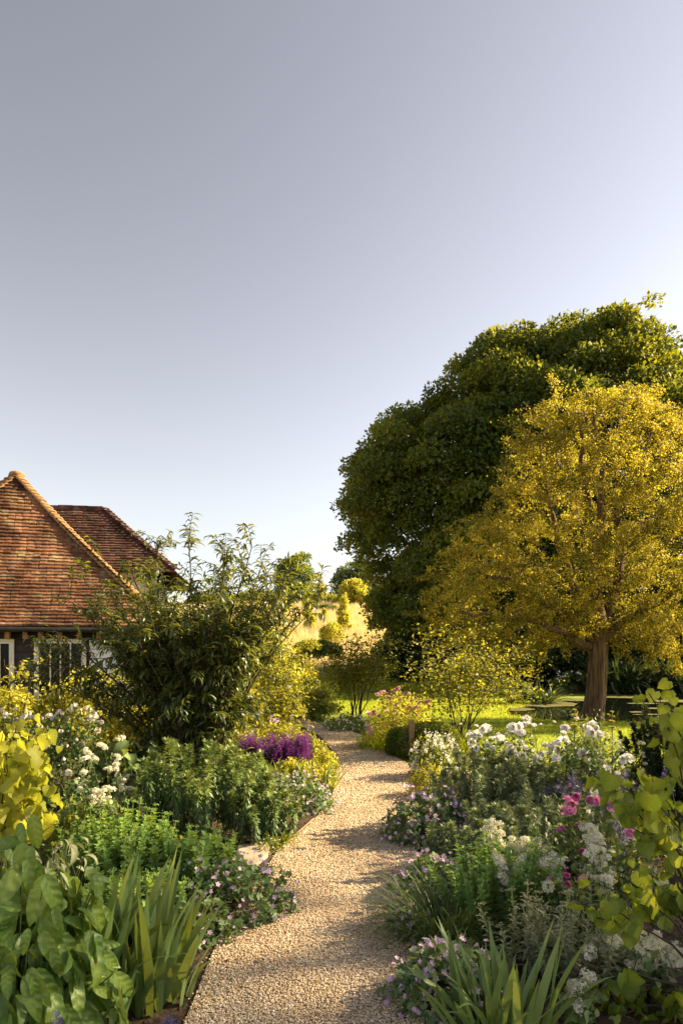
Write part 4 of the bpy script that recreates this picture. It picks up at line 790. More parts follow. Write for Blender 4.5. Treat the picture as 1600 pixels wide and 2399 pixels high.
def airy_tree(label, base, tops, nl, leaf, mat, seed, rad=.02, name='airy_tree', spread=.35, T=L4, cat='small tree', lay=.10):
    """several slim stems from one base, each top carrying flat sprays of small leaves"""
    r = rng(seed); t = thing(name, label, cat, base); sg = G(); g = G(); P0 = []
    for q in tops:
        q = np.asarray(q); a = np.array([base[0] + r.normal(0, .06), base[1] + r.normal(0, .06), base[2]]); pts = curve(a, q, np.array([(q[0] - a[0]) * -.12, 0, .1]), 9, r, .02); tube(sg, pts - base, np.linspace(rad, rad * .3, 9), 6)
        for j in range(9):
            u = r.uniform(.45, 1); s0 = np.array([np.interp(u, np.linspace(0, 1, 9), pts[:, i]) for i in range(3)]); ang = r.uniform(0, TAU); ln = spread * r.uniform(.5, 1.3); e = s0 + np.array([math.cos(ang) * ln, math.sin(ang) * ln, r.uniform(-.05, .25) * ln]); tube(sg, curve(s0, e, (0, 0, .05 * ln), 4) - base, np.linspace(rad * .35, rad * .12, 4), 4); m = max(4, nl // (len(tops) * 9)); uu = r.uniform(.2, 1.1, m); P0.append(s0 + (e - s0) * uu[:, None] + r.normal(0, 1, (m, 3)) * [lay, lay, lay * .6])
    sg.obj('stems', M['twig'], t); p = np.concatenate(P0) - base; n = len(p); addleaves(g, T, p, nrm(r.normal(0, 1, (n, 3)) * [1, 1, .5]), nrm([0, 0, 1.] + r.normal(0, .5, (n, 3))), leaf * r.uniform(.6, 1.3, n), np.clip(r.normal(.5, .22, n), 0, 1)); g.obj('crown', M[mat], t, kind='stuff'); return t

# ------------------------------------------------------------------ left border
# sunlit lime shrubs in front of the house
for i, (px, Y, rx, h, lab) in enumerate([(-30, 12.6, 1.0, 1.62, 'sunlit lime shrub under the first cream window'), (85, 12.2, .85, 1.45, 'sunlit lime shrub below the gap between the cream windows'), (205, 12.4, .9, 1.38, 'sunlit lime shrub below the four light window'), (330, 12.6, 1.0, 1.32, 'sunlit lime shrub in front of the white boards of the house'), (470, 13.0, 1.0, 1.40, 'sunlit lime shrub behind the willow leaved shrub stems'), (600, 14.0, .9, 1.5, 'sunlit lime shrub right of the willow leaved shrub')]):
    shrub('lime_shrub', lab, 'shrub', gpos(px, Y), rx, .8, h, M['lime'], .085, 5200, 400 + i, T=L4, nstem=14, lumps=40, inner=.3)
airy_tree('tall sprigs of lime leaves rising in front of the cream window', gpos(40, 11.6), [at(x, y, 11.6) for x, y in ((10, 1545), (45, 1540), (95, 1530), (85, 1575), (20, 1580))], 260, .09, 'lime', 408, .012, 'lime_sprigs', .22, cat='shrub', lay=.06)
# willow leaved shrub
wb = gpos(462, 9.0); ws = thing('willow_leaved_shrub', 'tall vase shaped shrub with narrow drooping leaves in front of the house', 'shrub', wb)
r = rng(41); sg = G(); LP = []; LD = []
for i in range(78):
    a = r.uniform(0, TAU); lean = abs(r.normal(.0, .46)) + .06; lean = min(lean, .46 if math.cos(a) > -.2 else .80); lean = min(lean, .5) if math.sin(a) < -.5 else lean; L = r.uniform(2.1, 3.42) * (1 - .25 * min(lean, 1.0)); top = np.array([math.cos(a) * math.sin(lean) * L * 1.3, math.sin(a) * math.sin(lean) * L * .8, math.cos(lean) * L]); b0 = np.array([math.cos(a) * .12, math.sin(a) * .12, 0]) * r.uniform(.3, 1.6)
    pts = curve(b0, top, (-top[0] * .10, -top[1] * .10, .12), 12, r, .018); tube(sg, pts, np.linspace(.023, .005, 12) * r.uniform(.7, 1.2), 5)
    for j in range(18):
        u = r.uniform(.22, 1) if j else 1.; s0 = np.array([np.interp(u, np.linspace(0, 1, 12), pts[:, k]) for k in range(3)]); tg = nrm(top - b0); dr = nrm(tg * .7 + r.normal(0, .55, 3) + [0, 0, .12]); ln = r.uniform(.22, .62) * (1.15 - .4 * u); e = s0 + dr * ln; tw_ = curve(s0, e, (0, 0, .05), 5); tube(sg, tw_, np.linspace(.005, .002, 5), 4)
        m = int(6 + ln * 26); uu = np.linspace(.1, 1.02, m); q = np.stack([np.interp(uu, np.linspace(0, 1, 5), tw_[:, k]) for k in range(3)], 1); sd = nrm(np.cross(dr, [0, 0, 1.]) + 1e-6); sg_ = np.where(np.arange(m) % 2 == 0, 1, -1)[:, None]
        LP.append(q); LD.append(nrm(sd * sg_ * .75 + dr * .55 + [0, 0, -.15] + r.normal(0, .35, (m, 3))))
sg.obj('stems', M['twig'], ws)
LP = np.concatenate(LP); LD = np.concatenate(LD); ok = LP[:, 2] > np.where(LP[:, 0] > .45, .85, .45); LP, LD = LP[ok], LD[ok]; n = len(LP); big = r.choice(n, 260, replace=False); msk = np.ones(n, bool); msk[big] = False
LNT = leaf_t(4, lance(.115), .35, 1.15); up = nrm([0, 0, 1.] + r.normal(0, .35, (n, 3))); sz = r.uniform(.10, .16, n)
g = G(); addleaves(g, LNT, LP[msk], LD[msk], up[msk], sz[msk], np.clip(r.normal(.5, .25, msk.sum()), 0, 1)); g.obj('foliage', M['peach'], ws, kind='stuff')
gg = G(); gg.add(LNT[0], LNT[1], .5); lm_ = gg.mesh('leaf', M['peach'])
for i in big: link('leaf', lm_, ws, mw=mat_of(LP[i], LD[i], up[i], sz[i]))
# yellow airy shrubs and dark shrub near the bend
airy_tree('airy yellow leaved shrub leaning over the salvias at the bend', gpos(650, 12.6), [at(x - 42, y, 12.6 + dy) for x, y, dy in ((650, 1500, 0), (700, 1480, .2), (735, 1530, -.1), (670, 1560, -.3), (720, 1590, .1), (640, 1600, .2), (690, 1620, -.2), (740, 1640, 0), (655, 1650, .1))], 3600, .06, 'airy', 411, .012, 'airy_shrub', .34, cat='shrub', lay=.12)
airy_tree('pale yellow shrub behind the airy shrub and the willow leaved one', gpos(585, 16), [at(x - 35, y, 16 + dy) for x, y, dy in ((570, 1500, 0), (610, 1470, .2), (650, 1490, -.1), (590, 1560, -.3), (640, 1560, .1), (690, 1530, 0))], 3000, .075, 'lime', 412, .014, 'airy_shrub', .5, cat='shrub', lay=.16)
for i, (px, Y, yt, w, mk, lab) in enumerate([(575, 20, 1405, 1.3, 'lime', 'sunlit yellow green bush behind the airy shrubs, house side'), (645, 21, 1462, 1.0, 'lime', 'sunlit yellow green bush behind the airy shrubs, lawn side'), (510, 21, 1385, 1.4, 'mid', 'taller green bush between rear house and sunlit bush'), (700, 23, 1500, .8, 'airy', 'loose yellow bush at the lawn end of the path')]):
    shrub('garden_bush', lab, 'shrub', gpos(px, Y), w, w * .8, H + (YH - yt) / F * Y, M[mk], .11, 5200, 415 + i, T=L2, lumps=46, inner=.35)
shrub('dark_shrub', 'dark leafy shrub at the far bend of the gravel path', 'shrub', gpos(742, 18.6), .75, .6, 1.05, M['mid'], .09, 3800, 413, lumps=30)
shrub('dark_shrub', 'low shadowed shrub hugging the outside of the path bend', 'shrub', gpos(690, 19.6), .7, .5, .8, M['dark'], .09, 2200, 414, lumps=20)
# roses behind
def px_list(pts, sc, ox, oy, Y, r, dj=.18): return [at(x / sc + ox, y / sc + oy, Y + r.normal(0, dj)) for x, y in pts]
r = rng(42)
wl1 = [(15, 325), (40, 360), (30, 385), (160, 385), (190, 370), (215, 355), (235, 375), (120, 400), (310, 390), (360, 365), (390, 380), (430, 340), (455, 355), (490, 395), (525, 320), (545, 295), (590, 330), (630, 315), (665, 325), (700, 360), (660, 380), (695, 380), (715, 410), (745, 420), (720, 475), (445, 490), (430, 530), (425, 560), (465, 580), (490, 590), (605, 630), (615, 575), (565, 545), (325, 595), (350, 600), (220, 735), (100, 490), (300, 455), (470, 690)]
rose_bush('blush white rose bush behind the golden heart leaved shrub', gpos(100, 8.0), px_list(wl1, 3.136, 0, 1560, 7.6, r), .85, .5, .95, 2600, 421, 'blush', .056, off_=(.1, 0))
# dark big leaves under the roses
LB = leaf_t(5, ovate(.30), .25, .8, wave=.08)
def broad(k): return lambda t: k * 2.2 * (t + .015) ** .5 * max(0, 1 - t) ** .85
def broad_clump(name, label, base, n, rx, ry, h, leaf, mat, seed, T=None, face=None, cat='plant', upb=(0, -.4, .8), droop=.5, partn=297):
    r = rng(seed); t = thing(name, label, cat, base); T = T or [LB, leaf_t(5, ovate(.27), .35, 1.1, wave=.1), leaf_t(5, ovate(.33), .15, .6, wave=.12)]; mes = []
    for q in T: gg = G(); gg.add(q[0], q[1], vmid(q)); mes.append(gg.mesh('leaf', mat))
    sg = G(); p, d = ell_cloud(n, rx, ry, h, r, .75, .15)
    for i in range(n):
        ax = nrm(d[i] * [1, 1, .3] + r.normal(0, .35, 3) + [0, 0, -droop * r.uniform(.3, 1.2)]); up = nrm(d[i] * .8 + np.array(upb) * .6 + r.normal(0, .3, 3)); s_ = leaf * r.uniform(.5, 1.2); link('leaf', mes[i % len(mes)], t, mw=mat_of(p[i] - ax * s_ * .3, ax, up, s_))
        if i % 3 == 0: tube(sg, curve((p[i][0] * .2, p[i][1] * .2, 0), p[i] - ax * s_ * .3, (0, 0, .03), 4), np.linspace(.005, .003, 4), 4)
    sg.obj('stems', M['stem'], t, kind='stuff')
    ig = G(); m = n * 2; p, d = ell_cloud(m, rx * .78, ry * .78, h * .8, r, .5, .1); addleaves(ig, T[0], p, nrm(d * [1, 1, .2] + r.normal(0, .4, (m, 3)) + [0, 0, -droop * .7]), nrm(d + r.normal(0, .4, (m, 3))), leaf * r.uniform(.5, .9, m), r.uniform(.2, .7, m)); ig.obj('inner_foliage', mat, t, kind='stuff'); return t
broad_clump('broad_leaf_plant', 'dark broad leaved plant beneath the blush roses', gpos(275, 8.3), 60, .6, .45, .85, .26, M['rose_leaf'], 431)
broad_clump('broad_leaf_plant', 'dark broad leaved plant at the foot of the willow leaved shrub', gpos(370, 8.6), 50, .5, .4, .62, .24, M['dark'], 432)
broad_clump('broad_leaf_plant', 'sunlit broad leaved clump behind the spurge', gpos(565, 8.6), 60, .45, .4, .62, .20, M['redbud'], 433)
# golden heart leaved shrub at the far left
r = rng(43); tips = [at(x, y, 5.4 + r.normal(0, .15)) for x, y in ((-60, 1700), (-20, 1690), (10, 1700), (40, 1700), (75, 1705), (110, 1700), (125, 1740), (95, 1740), (60, 1750), (20, 1745), (-30, 1760), (10, 1790), (50, 1800), (95, 1815), (125, 1880), (100, 1850), (60, 1850), (20, 1840), (-20, 1850), (30, 1890), (70, 1900), (110, 1910), (-10, 1910), (40, 1940), (85, 1950))]
heart_shrub('golden sunlit heart leaved shrub at the left edge of the border', gpos(10, 5.5), tips, 434, 'redbud_gold', .105, 11, part=.38, jit=.06)
# white valerian on the left
vl = [(725, 930), (790, 900), (700, 980), (760, 1000), (720, 1080), (790, 1090), (690, 1040), (640, 1090), (750, 950)]
vl2 = [(760, 590), (880, 540), (870, 690), (850, 740), (930, 830), (870, 840), (920, 900), (905, 960), (950, 1080), (890, 880), (780, 760)]
vl3 = [(640, 640), (680, 690), (620, 690), (610, 780), (500, 790), (620, 850), (585, 880)]
for lab, q, px, Y, sd in (('white valerian lit cream in front of the dark broad leaves', vl, 240, 6.0, 441), ('white valerian close beside the large dark spurge', vl2, 285, 6.5, 442), ('white valerian next to the golden heart leaved shrub', vl3, 195, 6.4, 443)):
    valerian(lab, gpos(px, Y), px_list(q, 3.136, 0, 1560, Y, rng(sd), .1), sd, 160, 1.6)
shrub('border_perennial', 'soft green perennial filling the gap below the left valerian', 'plant', gpos(215, 6.0), .45, .35, .52, M['mid'], .055, 2200, 444, T=L4, lumps=0, stem='stem')
# spurges and friends
spurge('large dark green spurge clump with whorled stems left of the path', gpos(470, 6.7), .72, .5, 1.0, 76, 451)
spurge('small dark spurge seedling leaning to the pink geranium', gpos(610, 6.5), .22, .25, .6, 18, 452)
sedum('fleshy green stonecrop with budding heads in front of the dark spurge', gpos(410, 5.1), .5, .42, .52, 62, 453)
sedum('pale stonecrop clump between the broad leaves and the spurge', gpos(285, 5.3), .42, .38, .60, 64, 454, leaf=.06)
sedum('low stonecrop behind the big left iris', gpos(300, 4.4), .35, .3, .40, 36, 455)
geranium('lilac geranium mound spilling on the gravel by the stone slab', gpos(550, 4.75), .40, .34, .36, 1050, 100, 461)
geranium('shady geranium leaves between iris and stonecrop', gpos(400, 4.35), .42, .26, .26, 700, 34, 462)
geranium('lilac geranium mound on the path edge below the small iris', gpos(690, 7.9), .46, .42, .37, 1100, 140, 463)
geranium('pale lilac cranesbill drift above the purple salvia', gpos(652, 12.0), .72, .5, .62, 1300, 90, 464, mat='lime', leaf=.06, fs=.024)
shrub('lady_mantle', 'sunlit lime green mound where the path bends', 'plant', gpos(730, 10.4), .38, .5, .44, M['lime'], .055, 2600, 465, T=L4, stem='stem')
shrub('lady_mantle', 'sunlit lime green mound under the purple salvia', 'plant', gpos(690, 9.2), .50, .4, .36, M['lime'], .055, 2600, 466, T=L4, stem='stem')
r = rng(44); sp = [at(x, y, 9.7 + r.normal(0, .15)) for x, y in zip(np.concatenate([r.uniform(560, 728, 170), r.uniform(625, 708, 90)]), np.concatenate([r.uniform(1716, 1762, 170), r.uniform(1745, 1790, 90)]))]
spikes('drift of deep purple salvia spikes in the sunlit bend', gpos(638, 9.75), sp, 467, 'purple', .22, n=80, w=.026, foliage=('mid', .62, .35, .42, 1500, .05), ground=.3)
strap_clump('iris_clump', 'small sunlit iris fan at the path edge above the lilac geranium', 'iris', P(745, 1862) + [0, .2, 0], 46, .42, .32, IRIS, M['iris'], 468, parts=True, rx=.22, ry=.18)
strap_clump('iris_clump', 'upright iris leaves between the salvia and the spurge', 'iris', gpos(645, 8.9), 60, .46, .22, IRIS, M['iris'], 469, parts=True, rx=.4, ry=.2)
# slab and tufts
b0 = P(610, 2012); g = G(); V = np.array([P(560, 1990), P(632, 1988), P(628, 2012), P(598, 2040), P(548, 2040)]); n = 5
me = bpy.data.meshes.new('stone_slab'); VV = np.vstack([V - b0 + [0, 0, .045], V - b0 - [0, 0, .02]]); me.from_pydata(VV.tolist(), [], [list(range(n))[::-1]] + [[i, (i + 1) % n, (i + 1) % n + n, i + n] for i in range(n)]); me.update(); me.materials.append(M['slab'])
o = link('stone_slab', me); o.location = b0; o['label'] = 'flat sandstone slab set beside the path between two geraniums'; o['category'] = 'slab'
grass_tuft('yellow green grass tuft with bare soil beside it', P(650, 1980), 160, .24, 471, 'grass', .10, .09, width=.02)
geranium('tiny white flowered cushion next to the stone slab', P(632, 2000), .13, .11, .13, 260, 34, 472, mat='mid', fl='cream', fs=.007, leaf=.02, name='alpine_cushion')
for i, (q, lab) in enumerate((((655, 2022), 'flat green weed tuft growing in gravel by the slab corner'), ((640, 2042), 'flat green weed tuft growing in gravel below the slab'))): grass_tuft(lab, P(*q), 70, .06, 473 + i, 'dgrass', .045, .03, name='weed_tuft', width=.05)
g = G(); ed = np.array([P(655, 2000), P(690, 1965), P(735, 1925)]); tube(g, ed + [0, 0, .03], .012, 4); o = g.obj('edging_strip', M['post'])
o['label'] = 'thin wooden edging strip between bare soil and gravel'; o['category'] = 'edging'
# foreground left
broad_clump('broad_leaf_plant', 'large pale green broad leaved plant with drooping ribbed leaves', gpos(40, 3.1), 297, .46, .38, .93, .22, M['bigleaf'], 481, T=[leaf_t(12, broad(.185), .3, 1.0, wave=.10), leaf_t(12, broad(.16), .45, 1.3, wave=.12), leaf_t(12, broad(.21), .2, .7, wave=.10)], droop=1.5, upb=(.25, -1.3, .5))
broad_clump('sage_plant', 'grey felted plant with curled drooping leaves above the broad leaves', gpos(95, 3.9), 190, .36, .32, .80, .11, M['sage'], 482, T=[leaf_t(6, lance(.17), .5, 1.9), leaf_t(6, lance(.15), .3, 2.4), leaf_t(5, lance(.19), .2, 1.2)], droop=.8)
strap_clump('iris_clump', 'big iris clump with sword leaves beside the gravel', 'iris', gpos(315, 3.6), 105, .68, .22, IRIS, M['iris'], 483, parts=True, rx=.30, ry=.24)
strap_clump('iris_clump', 'narrow iris clump squeezed against the broad leaved plant', 'iris', gpos(225, 3.7), 40, .70, .18, IRIS, M['iris'], 484, parts=True, rx=.16, ry=.14)
strap_clump('iris_clump', 'short iris fan low in front of the big iris clump', 'iris', gpos(270, 3.15), 22, .42, .30, IRIS, M['iris'], 485, parts=True, rx=.10, ry=.08)
r = rng(45)
spikes('violet lavender spike poking up under the broad leaved plant', gpos(132, 2.75), [at(132, 2372, 2.75), at(140, 2392, 2.75), at(120, 2405, 2.75)], 486, 'violet', .05, 'lavender', n=60, w=.012, foliage=None, ground=.03)
spikes('violet lavender spike beside the gravel at the foot of the big iris', gpos(398, 3.0), [at(400, 2376, 3.0), at(385, 2388, 3.0), at(408, 2392, 3.)], 487, 'violet', .05, 'lavender', n=60, w=.012, foliage=None, ground=.03)

# ------------------------------------------------------------------ centre and right border
M['litter'] = leaf_mat('litter', [(.16, .09, .03), (.26, .18, .06), (.16, .19, .05)], [(.2, .12, .03), (.3, .3, .05)], .25, .7)
airy_tree('slim many stemmed small tree on the lawn beyond the pink roses', gpos(835, 17.6), [at(x, y, 17.6 + dy) for x, y, dy in ((785, 1545, 0), (810, 1500, .3), (835, 1480, -.2), (870, 1490, .2), (905, 1500, 0), (940, 1515, -.3), (850, 1530, .4), (890, 1545, -.2), (800, 1570, -.3), (820, 1540, .2))], 4600, .07, 'airyg', 501, .018, spread=.5, lay=.16)
airy_tree('slim airy tree with bare lower stems behind the white roses', gpos(1085, 12.2), [at(x, y, 12.2 + dy) for x, y, dy in ((1000, 1540, 0), (1030, 1500, .3), (1070, 1480, -.2), (1110, 1500, .2), (1150, 1510, 0), (1190, 1540, -.3), (1060, 1560, .3), (1120, 1570, -.2), (1180, 1590, .1), (1020, 1590, -.2), (1220, 1570, 0))], 4600, .06, 'airyg', 502, .013, spread=.8, lay=.2)
r = rng(51)
pk = [(1030, 1300), (1050, 1290), (1020, 1310), (940, 1320), (915, 1325), (895, 1340), (1100, 1335), (1120, 1335), (985, 1370), (1170, 1365), (1250, 1395), (1275, 1385), (1275, 1425), (950, 1445), (865, 1470), (875, 1485), (830, 1480), (1010, 1465), (1080, 1430), (1130, 1435), (1180, 1435), (1070, 1495), (1030, 1420), (825, 1570), (835, 1600), (840, 1620), (1000, 1570), (1045, 1305), (1240, 1410), (990, 1400), (1060, 1380), (1140, 1390), (1200, 1400), (930, 1400), (960, 1340), (1010, 1510), (900, 1500), (1100, 1480), (1180, 1490)]
rose_bush('sunlit pink rose bush at the inside of the path bend', gpos(945, 13.4), px_list(pk, 3.136, 600, 1200, 12.85, r, .12), .72, .55, 1.02, 2600, 503, 'coral', .07, 'lime', .055)
geranium('white flowered low mound at the far path bend', gpos(812, 16.0), .5, .4, .38, 1100, 130, 504, mat='mid', fl='white_petal', fs=.02, leaf=.05)
grass_tuft('sunlit yellow grass beside the pink roses at the path edge', gpos(880, 12.9), 320, .5, 505, 'lawnb', .28, .3)
grass_tuft('sunlit yellow grass tussock behind the clipped hedge', gpos(1035, 12.3), 700, .80, 506, 'lawnb', .42, .3)
def clipped(label, base, rx, ry, h, seed, n=5200):
    r = rng(seed); t = thing('clipped_hedge', label, 'hedge', base); d = nrm(r.normal(0, 1, (n, 3))); d[:, 2] = np.abs(d[:, 2]); q = np.abs(d) ** 3; k = (q.sum(1)) ** (-1 / 3); p = d * k[:, None] * [rx, ry, h] * r.uniform(.94, 1.03, (n, 1)); g = G(); addleaves(g, L2, p, nrm(d + r.normal(0, .6, (n, 3))), nrm(d + r.normal(0, .4, (n, 3))), .032 * r.uniform(.7, 1.3, n), np.clip(r.normal(.5, .25, n), 0, 1)); g.obj('foliage', M['hedge'], t, kind='stuff')
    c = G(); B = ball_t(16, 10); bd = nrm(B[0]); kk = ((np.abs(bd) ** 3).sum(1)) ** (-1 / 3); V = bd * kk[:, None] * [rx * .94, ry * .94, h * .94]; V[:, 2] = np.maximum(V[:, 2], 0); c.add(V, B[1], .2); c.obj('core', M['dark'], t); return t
M['hedge'] = leaf_mat('hedge_leaf', [(.035, .065, .011), (.075, .115, .018), (.17, .20, .03)], [(.2, .26, .01), (.52, .5, .03)], .40, .45)
clipped('clipped dark hedge block with the wooden post standing in it', gpos(1005, 11.9), .56, .50, .58, 511, 7000)
clipped('low rounded clipped hedge nearest the path beside the post', gpos(935, 12.2), .22, .42, .46, 512)
b0 = gpos(964, 11.55); g = G(); box(g, (-.042, -.042, 0), (.042, .042, .67)); V, Fc, v = g.b[0]; V[4:] += [[.006, 0, .0], [0, 0, .012], [0, 0, .004], [0, 0, 0]]; po = g.obj('wooden_post', M['post'], smooth=False); po.location = b0; po['label'] = 'short square weathered wooden post rising from the clipped hedge'; po['category'] = 'post'
bv = po.modifiers.new('bevel', 'BEVEL'); bv.width = .006
# white flowered shrub by the path
def white_shrub(label, base, rx, ry, h, seed, nf, fl='white_petal'):
    t = shrub('white_flower_shrub', label, 'shrub', base, rx, ry, h, M['mid'], .05, 2400, seed, T=L4); r = rng(seed + 5); p, d = ell_cloud(nf * 2, rx * 1.03, ry * 1.03, h * 1.08, r, .95, .25); p = p[p[:, 1] < ry * .5][:nf]; g = G(); n = 14; dd = nrm(r.normal(0, 1, (n, 3)) + [0, 0, .6]); addleaves(g, L2, np.column_stack([r.normal(0, .006, n), r.normal(0, .006, n), r.uniform(-.05, .02, n)]), dd, r.normal(0, 1, (n, 3)), .026, .7); me = g.mesh('flower', M[fl]); put([me], 'flower', t, np.zeros(3), p, 1., r, (0, -.2, 1), .35); return t
white_shrub('low shrub covered in white flower spikes beside the path', gpos(1020, 9.9), .36, .42, .58, 521, 130)
shrub('border_perennial', 'yellow green feathery perennial between white shrub and grey spurge', 'plant', gpos(1010, 8.6), .30, .3, .42, M['airy'], .05, 1500, 522, T=L2n, stem='stem')
# white roses
wr = [(365, 778), (393, 780), (415, 762), (440, 745), (460, 738), (418, 787), (375, 817), (397, 852), (605, 735), (640, 730), (665, 722), (690, 712), (723, 727), (685, 688), (655, 765), (640, 760), (645, 815), (660, 820), (580, 830), (597, 850), (600, 875), (675, 850), (525, 797), (495, 855), (465, 835), (790, 835), (740, 905), (660, 900), (715, 870), (770, 885), (540, 800)]
wr2 = [(903, 740), (892, 770), (902, 805), (832, 852), (855, 870), (865, 822), (888, 855), (850, 907), (838, 825), (1055, 712), (1075, 740), (1050, 765), (1095, 770), (1060, 795), (1030, 740), (1003, 880), (1045, 895), (1033, 930), (1262, 905), (1232, 915), (1140, 970), (1195, 1000), (1070, 770), (1040, 780)]
rose_bush('white rose bush behind the grey spurge, beside the slim airy tree', gpos(1195, 7.4), px_list(wr, 2.412, 950, 1400, 7.0, r, .14), .62, .42, .88, 1900, 531, 'white_petal', .066)
rose_bush('white rose bush in front of the golden tree trunk', gpos(1370, 7.0), px_list(wr2, 2.412, 950, 1400, 6.6, r, .14), .66, .42, .86, 2000, 532, 'white_petal', .066)
shrub('dark_shrub', 'dark narrow leaved shrub with yellow whorled spikes behind white roses', 'shrub', gpos(1372, 8.4), .42, .35, 1.04, M['rose_leaf'], .07, 1900, 533, T=L2n)
def whorl(label, base, top, seed):
    r = rng(seed); t = thing('jerusalem_sage', label, 'flowering plant', base); top = np.asarray(top) - base; sg = G(); tube(sg, curve((0, 0, 0), top, (0, 0, 0), 5), .006, 5); sg.obj('stem', M['stem'], t)
    for k, f in enumerate((1., .95, .90, .84)):
        g = G(); n = 40; a = r.uniform(0, TAU, n); d = np.column_stack([np.cos(a), np.sin(a), r.uniform(-.2, .6, n)]); addleaves(g, L2, np.tile(top * f, (n, 1)), d, [0, 0, 1.], (.028 + .007 * k) * r.uniform(.7, 1.2, n), r.uniform(.2, .9, n)); g.obj('whorl', M['yellowfl'], t, kind='stuff')
    g = G(); n = 26; a = r.uniform(0, TAU, n); u = r.uniform(.35, .85, n); d = np.column_stack([np.cos(a), np.sin(a), np.full(n, .2)]); addleaves(g, LN, top * u[:, None], d, [0, 0, 1.], .11, r.uniform(.2, .9, n)); g.obj('foliage', M['mid'], t, kind='stuff')
whorl('yellow whorled flower spike left of the golden tree trunk', gpos(1346, 7.9), at(1346, 1664, 7.9), 535); whorl('yellow whorled flower spike right of the golden tree trunk', gpos(1434, 7.9), at(1434, 1668, 7.9), 536)
valerian('pale valerian spikes between white roses and the sunlit lawn', gpos(1445, 6.9), [at(x, y, 6.9) for x, y in ((1440, 1735), (1450, 1755), (1435, 1775), (1420, 1720), (1455, 1745), (1500, 1740), (1505, 1765), (1415, 1790), (1400, 1770), (1510, 1790), (1380, 1800))], 537, 150, 1.0)
# catmint haze
r = rng(52); cp = [at(x, y, 6.2 + r.normal(0, .25)) for x, y in zip(r.uniform(1330, 1560, 38), r.uniform(1790, 1860, 38))]
spikes('violet catmint haze behind the hot pink roses', gpos(1440, 6.2), cp, 541, 'violet', .10, 'catmint', n=46, w=.016, foliage=('rose_leaf', .6, .35, .58, 1500, .045), ground=.3)
cp = [at(x, y, 5.0 + r.normal(0, .12)) for x, y in zip(r.uniform(1385, 1470, 46), r.uniform(1860, 1990, 46))]
spikes('violet catmint spikes among the hot pink roses', gpos(1425, 5.0), cp, 542, 'violet', .10, 'catmint', n=46, w=.016, foliage=('rose_leaf', .3, .2, .4, 500, .035), ground=.15)
cp = [at(x, y, 6.6 + r.normal(0, .15)) for x, y in zip(r.uniform(1270, 1360, 40), r.uniform(1820, 1860, 40))]
spikes('faint violet catmint spikes beside the grey spurge', gpos(1320, 6.5), cp, 543, 'violet', .09, 'catmint', n=40, w=.014, foliage=('airy', .35, .25, .42, 700, .03), ground=.15)
# dark evergreen at the right edge, and sunny lime mound by it
spurge('dark evergreen spurge dome at the right edge before the sunlit lawn', gpos(1600, 7.2), .52, .45, 1.22, 70, 551, 'dark_euph' if 'dark_euph' in M else 'dark', .10)
shrub('lime_mound', 'low sunlit lime mound at the lawn edge', 'plant', gpos(1540, 9.2), .42, .35, .32, M['lime'], .05, 1800, 552, T=L4, stem='stem')
# grey spurges
spurge('tall grey green spurge behind the lower one, right of the path', gpos(1170, 6.9), .68, .42, .80, 64, 561, 'euph_grey', .085)
spurge('grey green spurge dome in front of the taller one', gpos(1215, 5.7), .52, .38, .64, 54, 562, 'euph_grey', .075)
spurge('small grey spurge tuft between the lilac geranium and the valerian', gpos(1085, 5.5), .28, .25, .46, 26, 563, 'euph_grey', .065)
spurge('low grey spurge tuft under the hot pink roses', gpos(1310, 5.0), .22, .2, .42, 18, 564, 'euph', .065)
# geraniums right
geranium('lilac geranium mound spilling over the right path edge below white shrub', gpos(995, 6.6), .40, .40, .44, 1100, 150, 571, fs=.02)
geranium('lilac geranium mat between the fine grass and the small grey spurge', gpos(1030, 5.1), .34, .34, .28, 800, 120, 572)
geranium('lilac geranium in front of the fine grass tuft', gpos(960, 4.4), .14, .18, .16, 150, 26, 573)
geranium('pale pink geranium mound in front of the sword leaved iris', gpos(1050, 3.55), .30, .26, .28, 800, 150, 574, fs=.016)
grass_tuft('dense fine dark grass tuft at the right path edge', gpos(1045, 4.35), 900, .52, 575, 'dgrass', .24, .22, width=.006)
sedum('rounded bright green stonecrop clump with budding heads by the valerian', gpos(1180, 4.55), .36, .32, .60, 66, 576, leaf=.055)
# grey artemisia
sedum('silver grey leafy stems below the green stonecrop', gpos(1245, 3.9), .24, .16, .42, 14, 577, 'sage', .06, 'artemisia', T=LN)
sedum('silver grey leafy stems behind the right sword leaves', gpos(1370, 3.75), .26, .16, .5, 18, 578, 'sage', .06, 'artemisia', T=LN)
# hot pink roses
r = rng(53)
hp = [(355, 1215), (445, 1205), (395, 1285), (360, 1330), (390, 1355), (600, 1240), (680, 1220), (730, 1240), (770, 1260), (810, 1280), (865, 1180), (480, 1515), (290, 1540), (1170, 1650), (1010, 1580), (505, 1775), (650, 1250)]
hq = [at(x / 4.48 + 1250, y / 4.48 + 1600, 4.55 + r.normal(0, .08)) for x, y in hp]
rose_bush('hot pink rose bush behind the redbud branch', gpos(1400, 4.85), hq, .40, .28, .62, 900, 581, 'pink', .056, buds=8, leaf=.055)
hq = [at(x / 2.178 + 880, y / 2.178 + 1650, 4.2 + r.normal(0, .05)) for x, y in ((975, 880), (975, 925), (1058, 900), (1267, 1178))]
rose_bush('low hot pink rose with few blooms among white valerian', gpos(1350, 4.3), hq, .26, .2, .42, 360, 582, 'pink', .045, buds=3, leaf=.05)
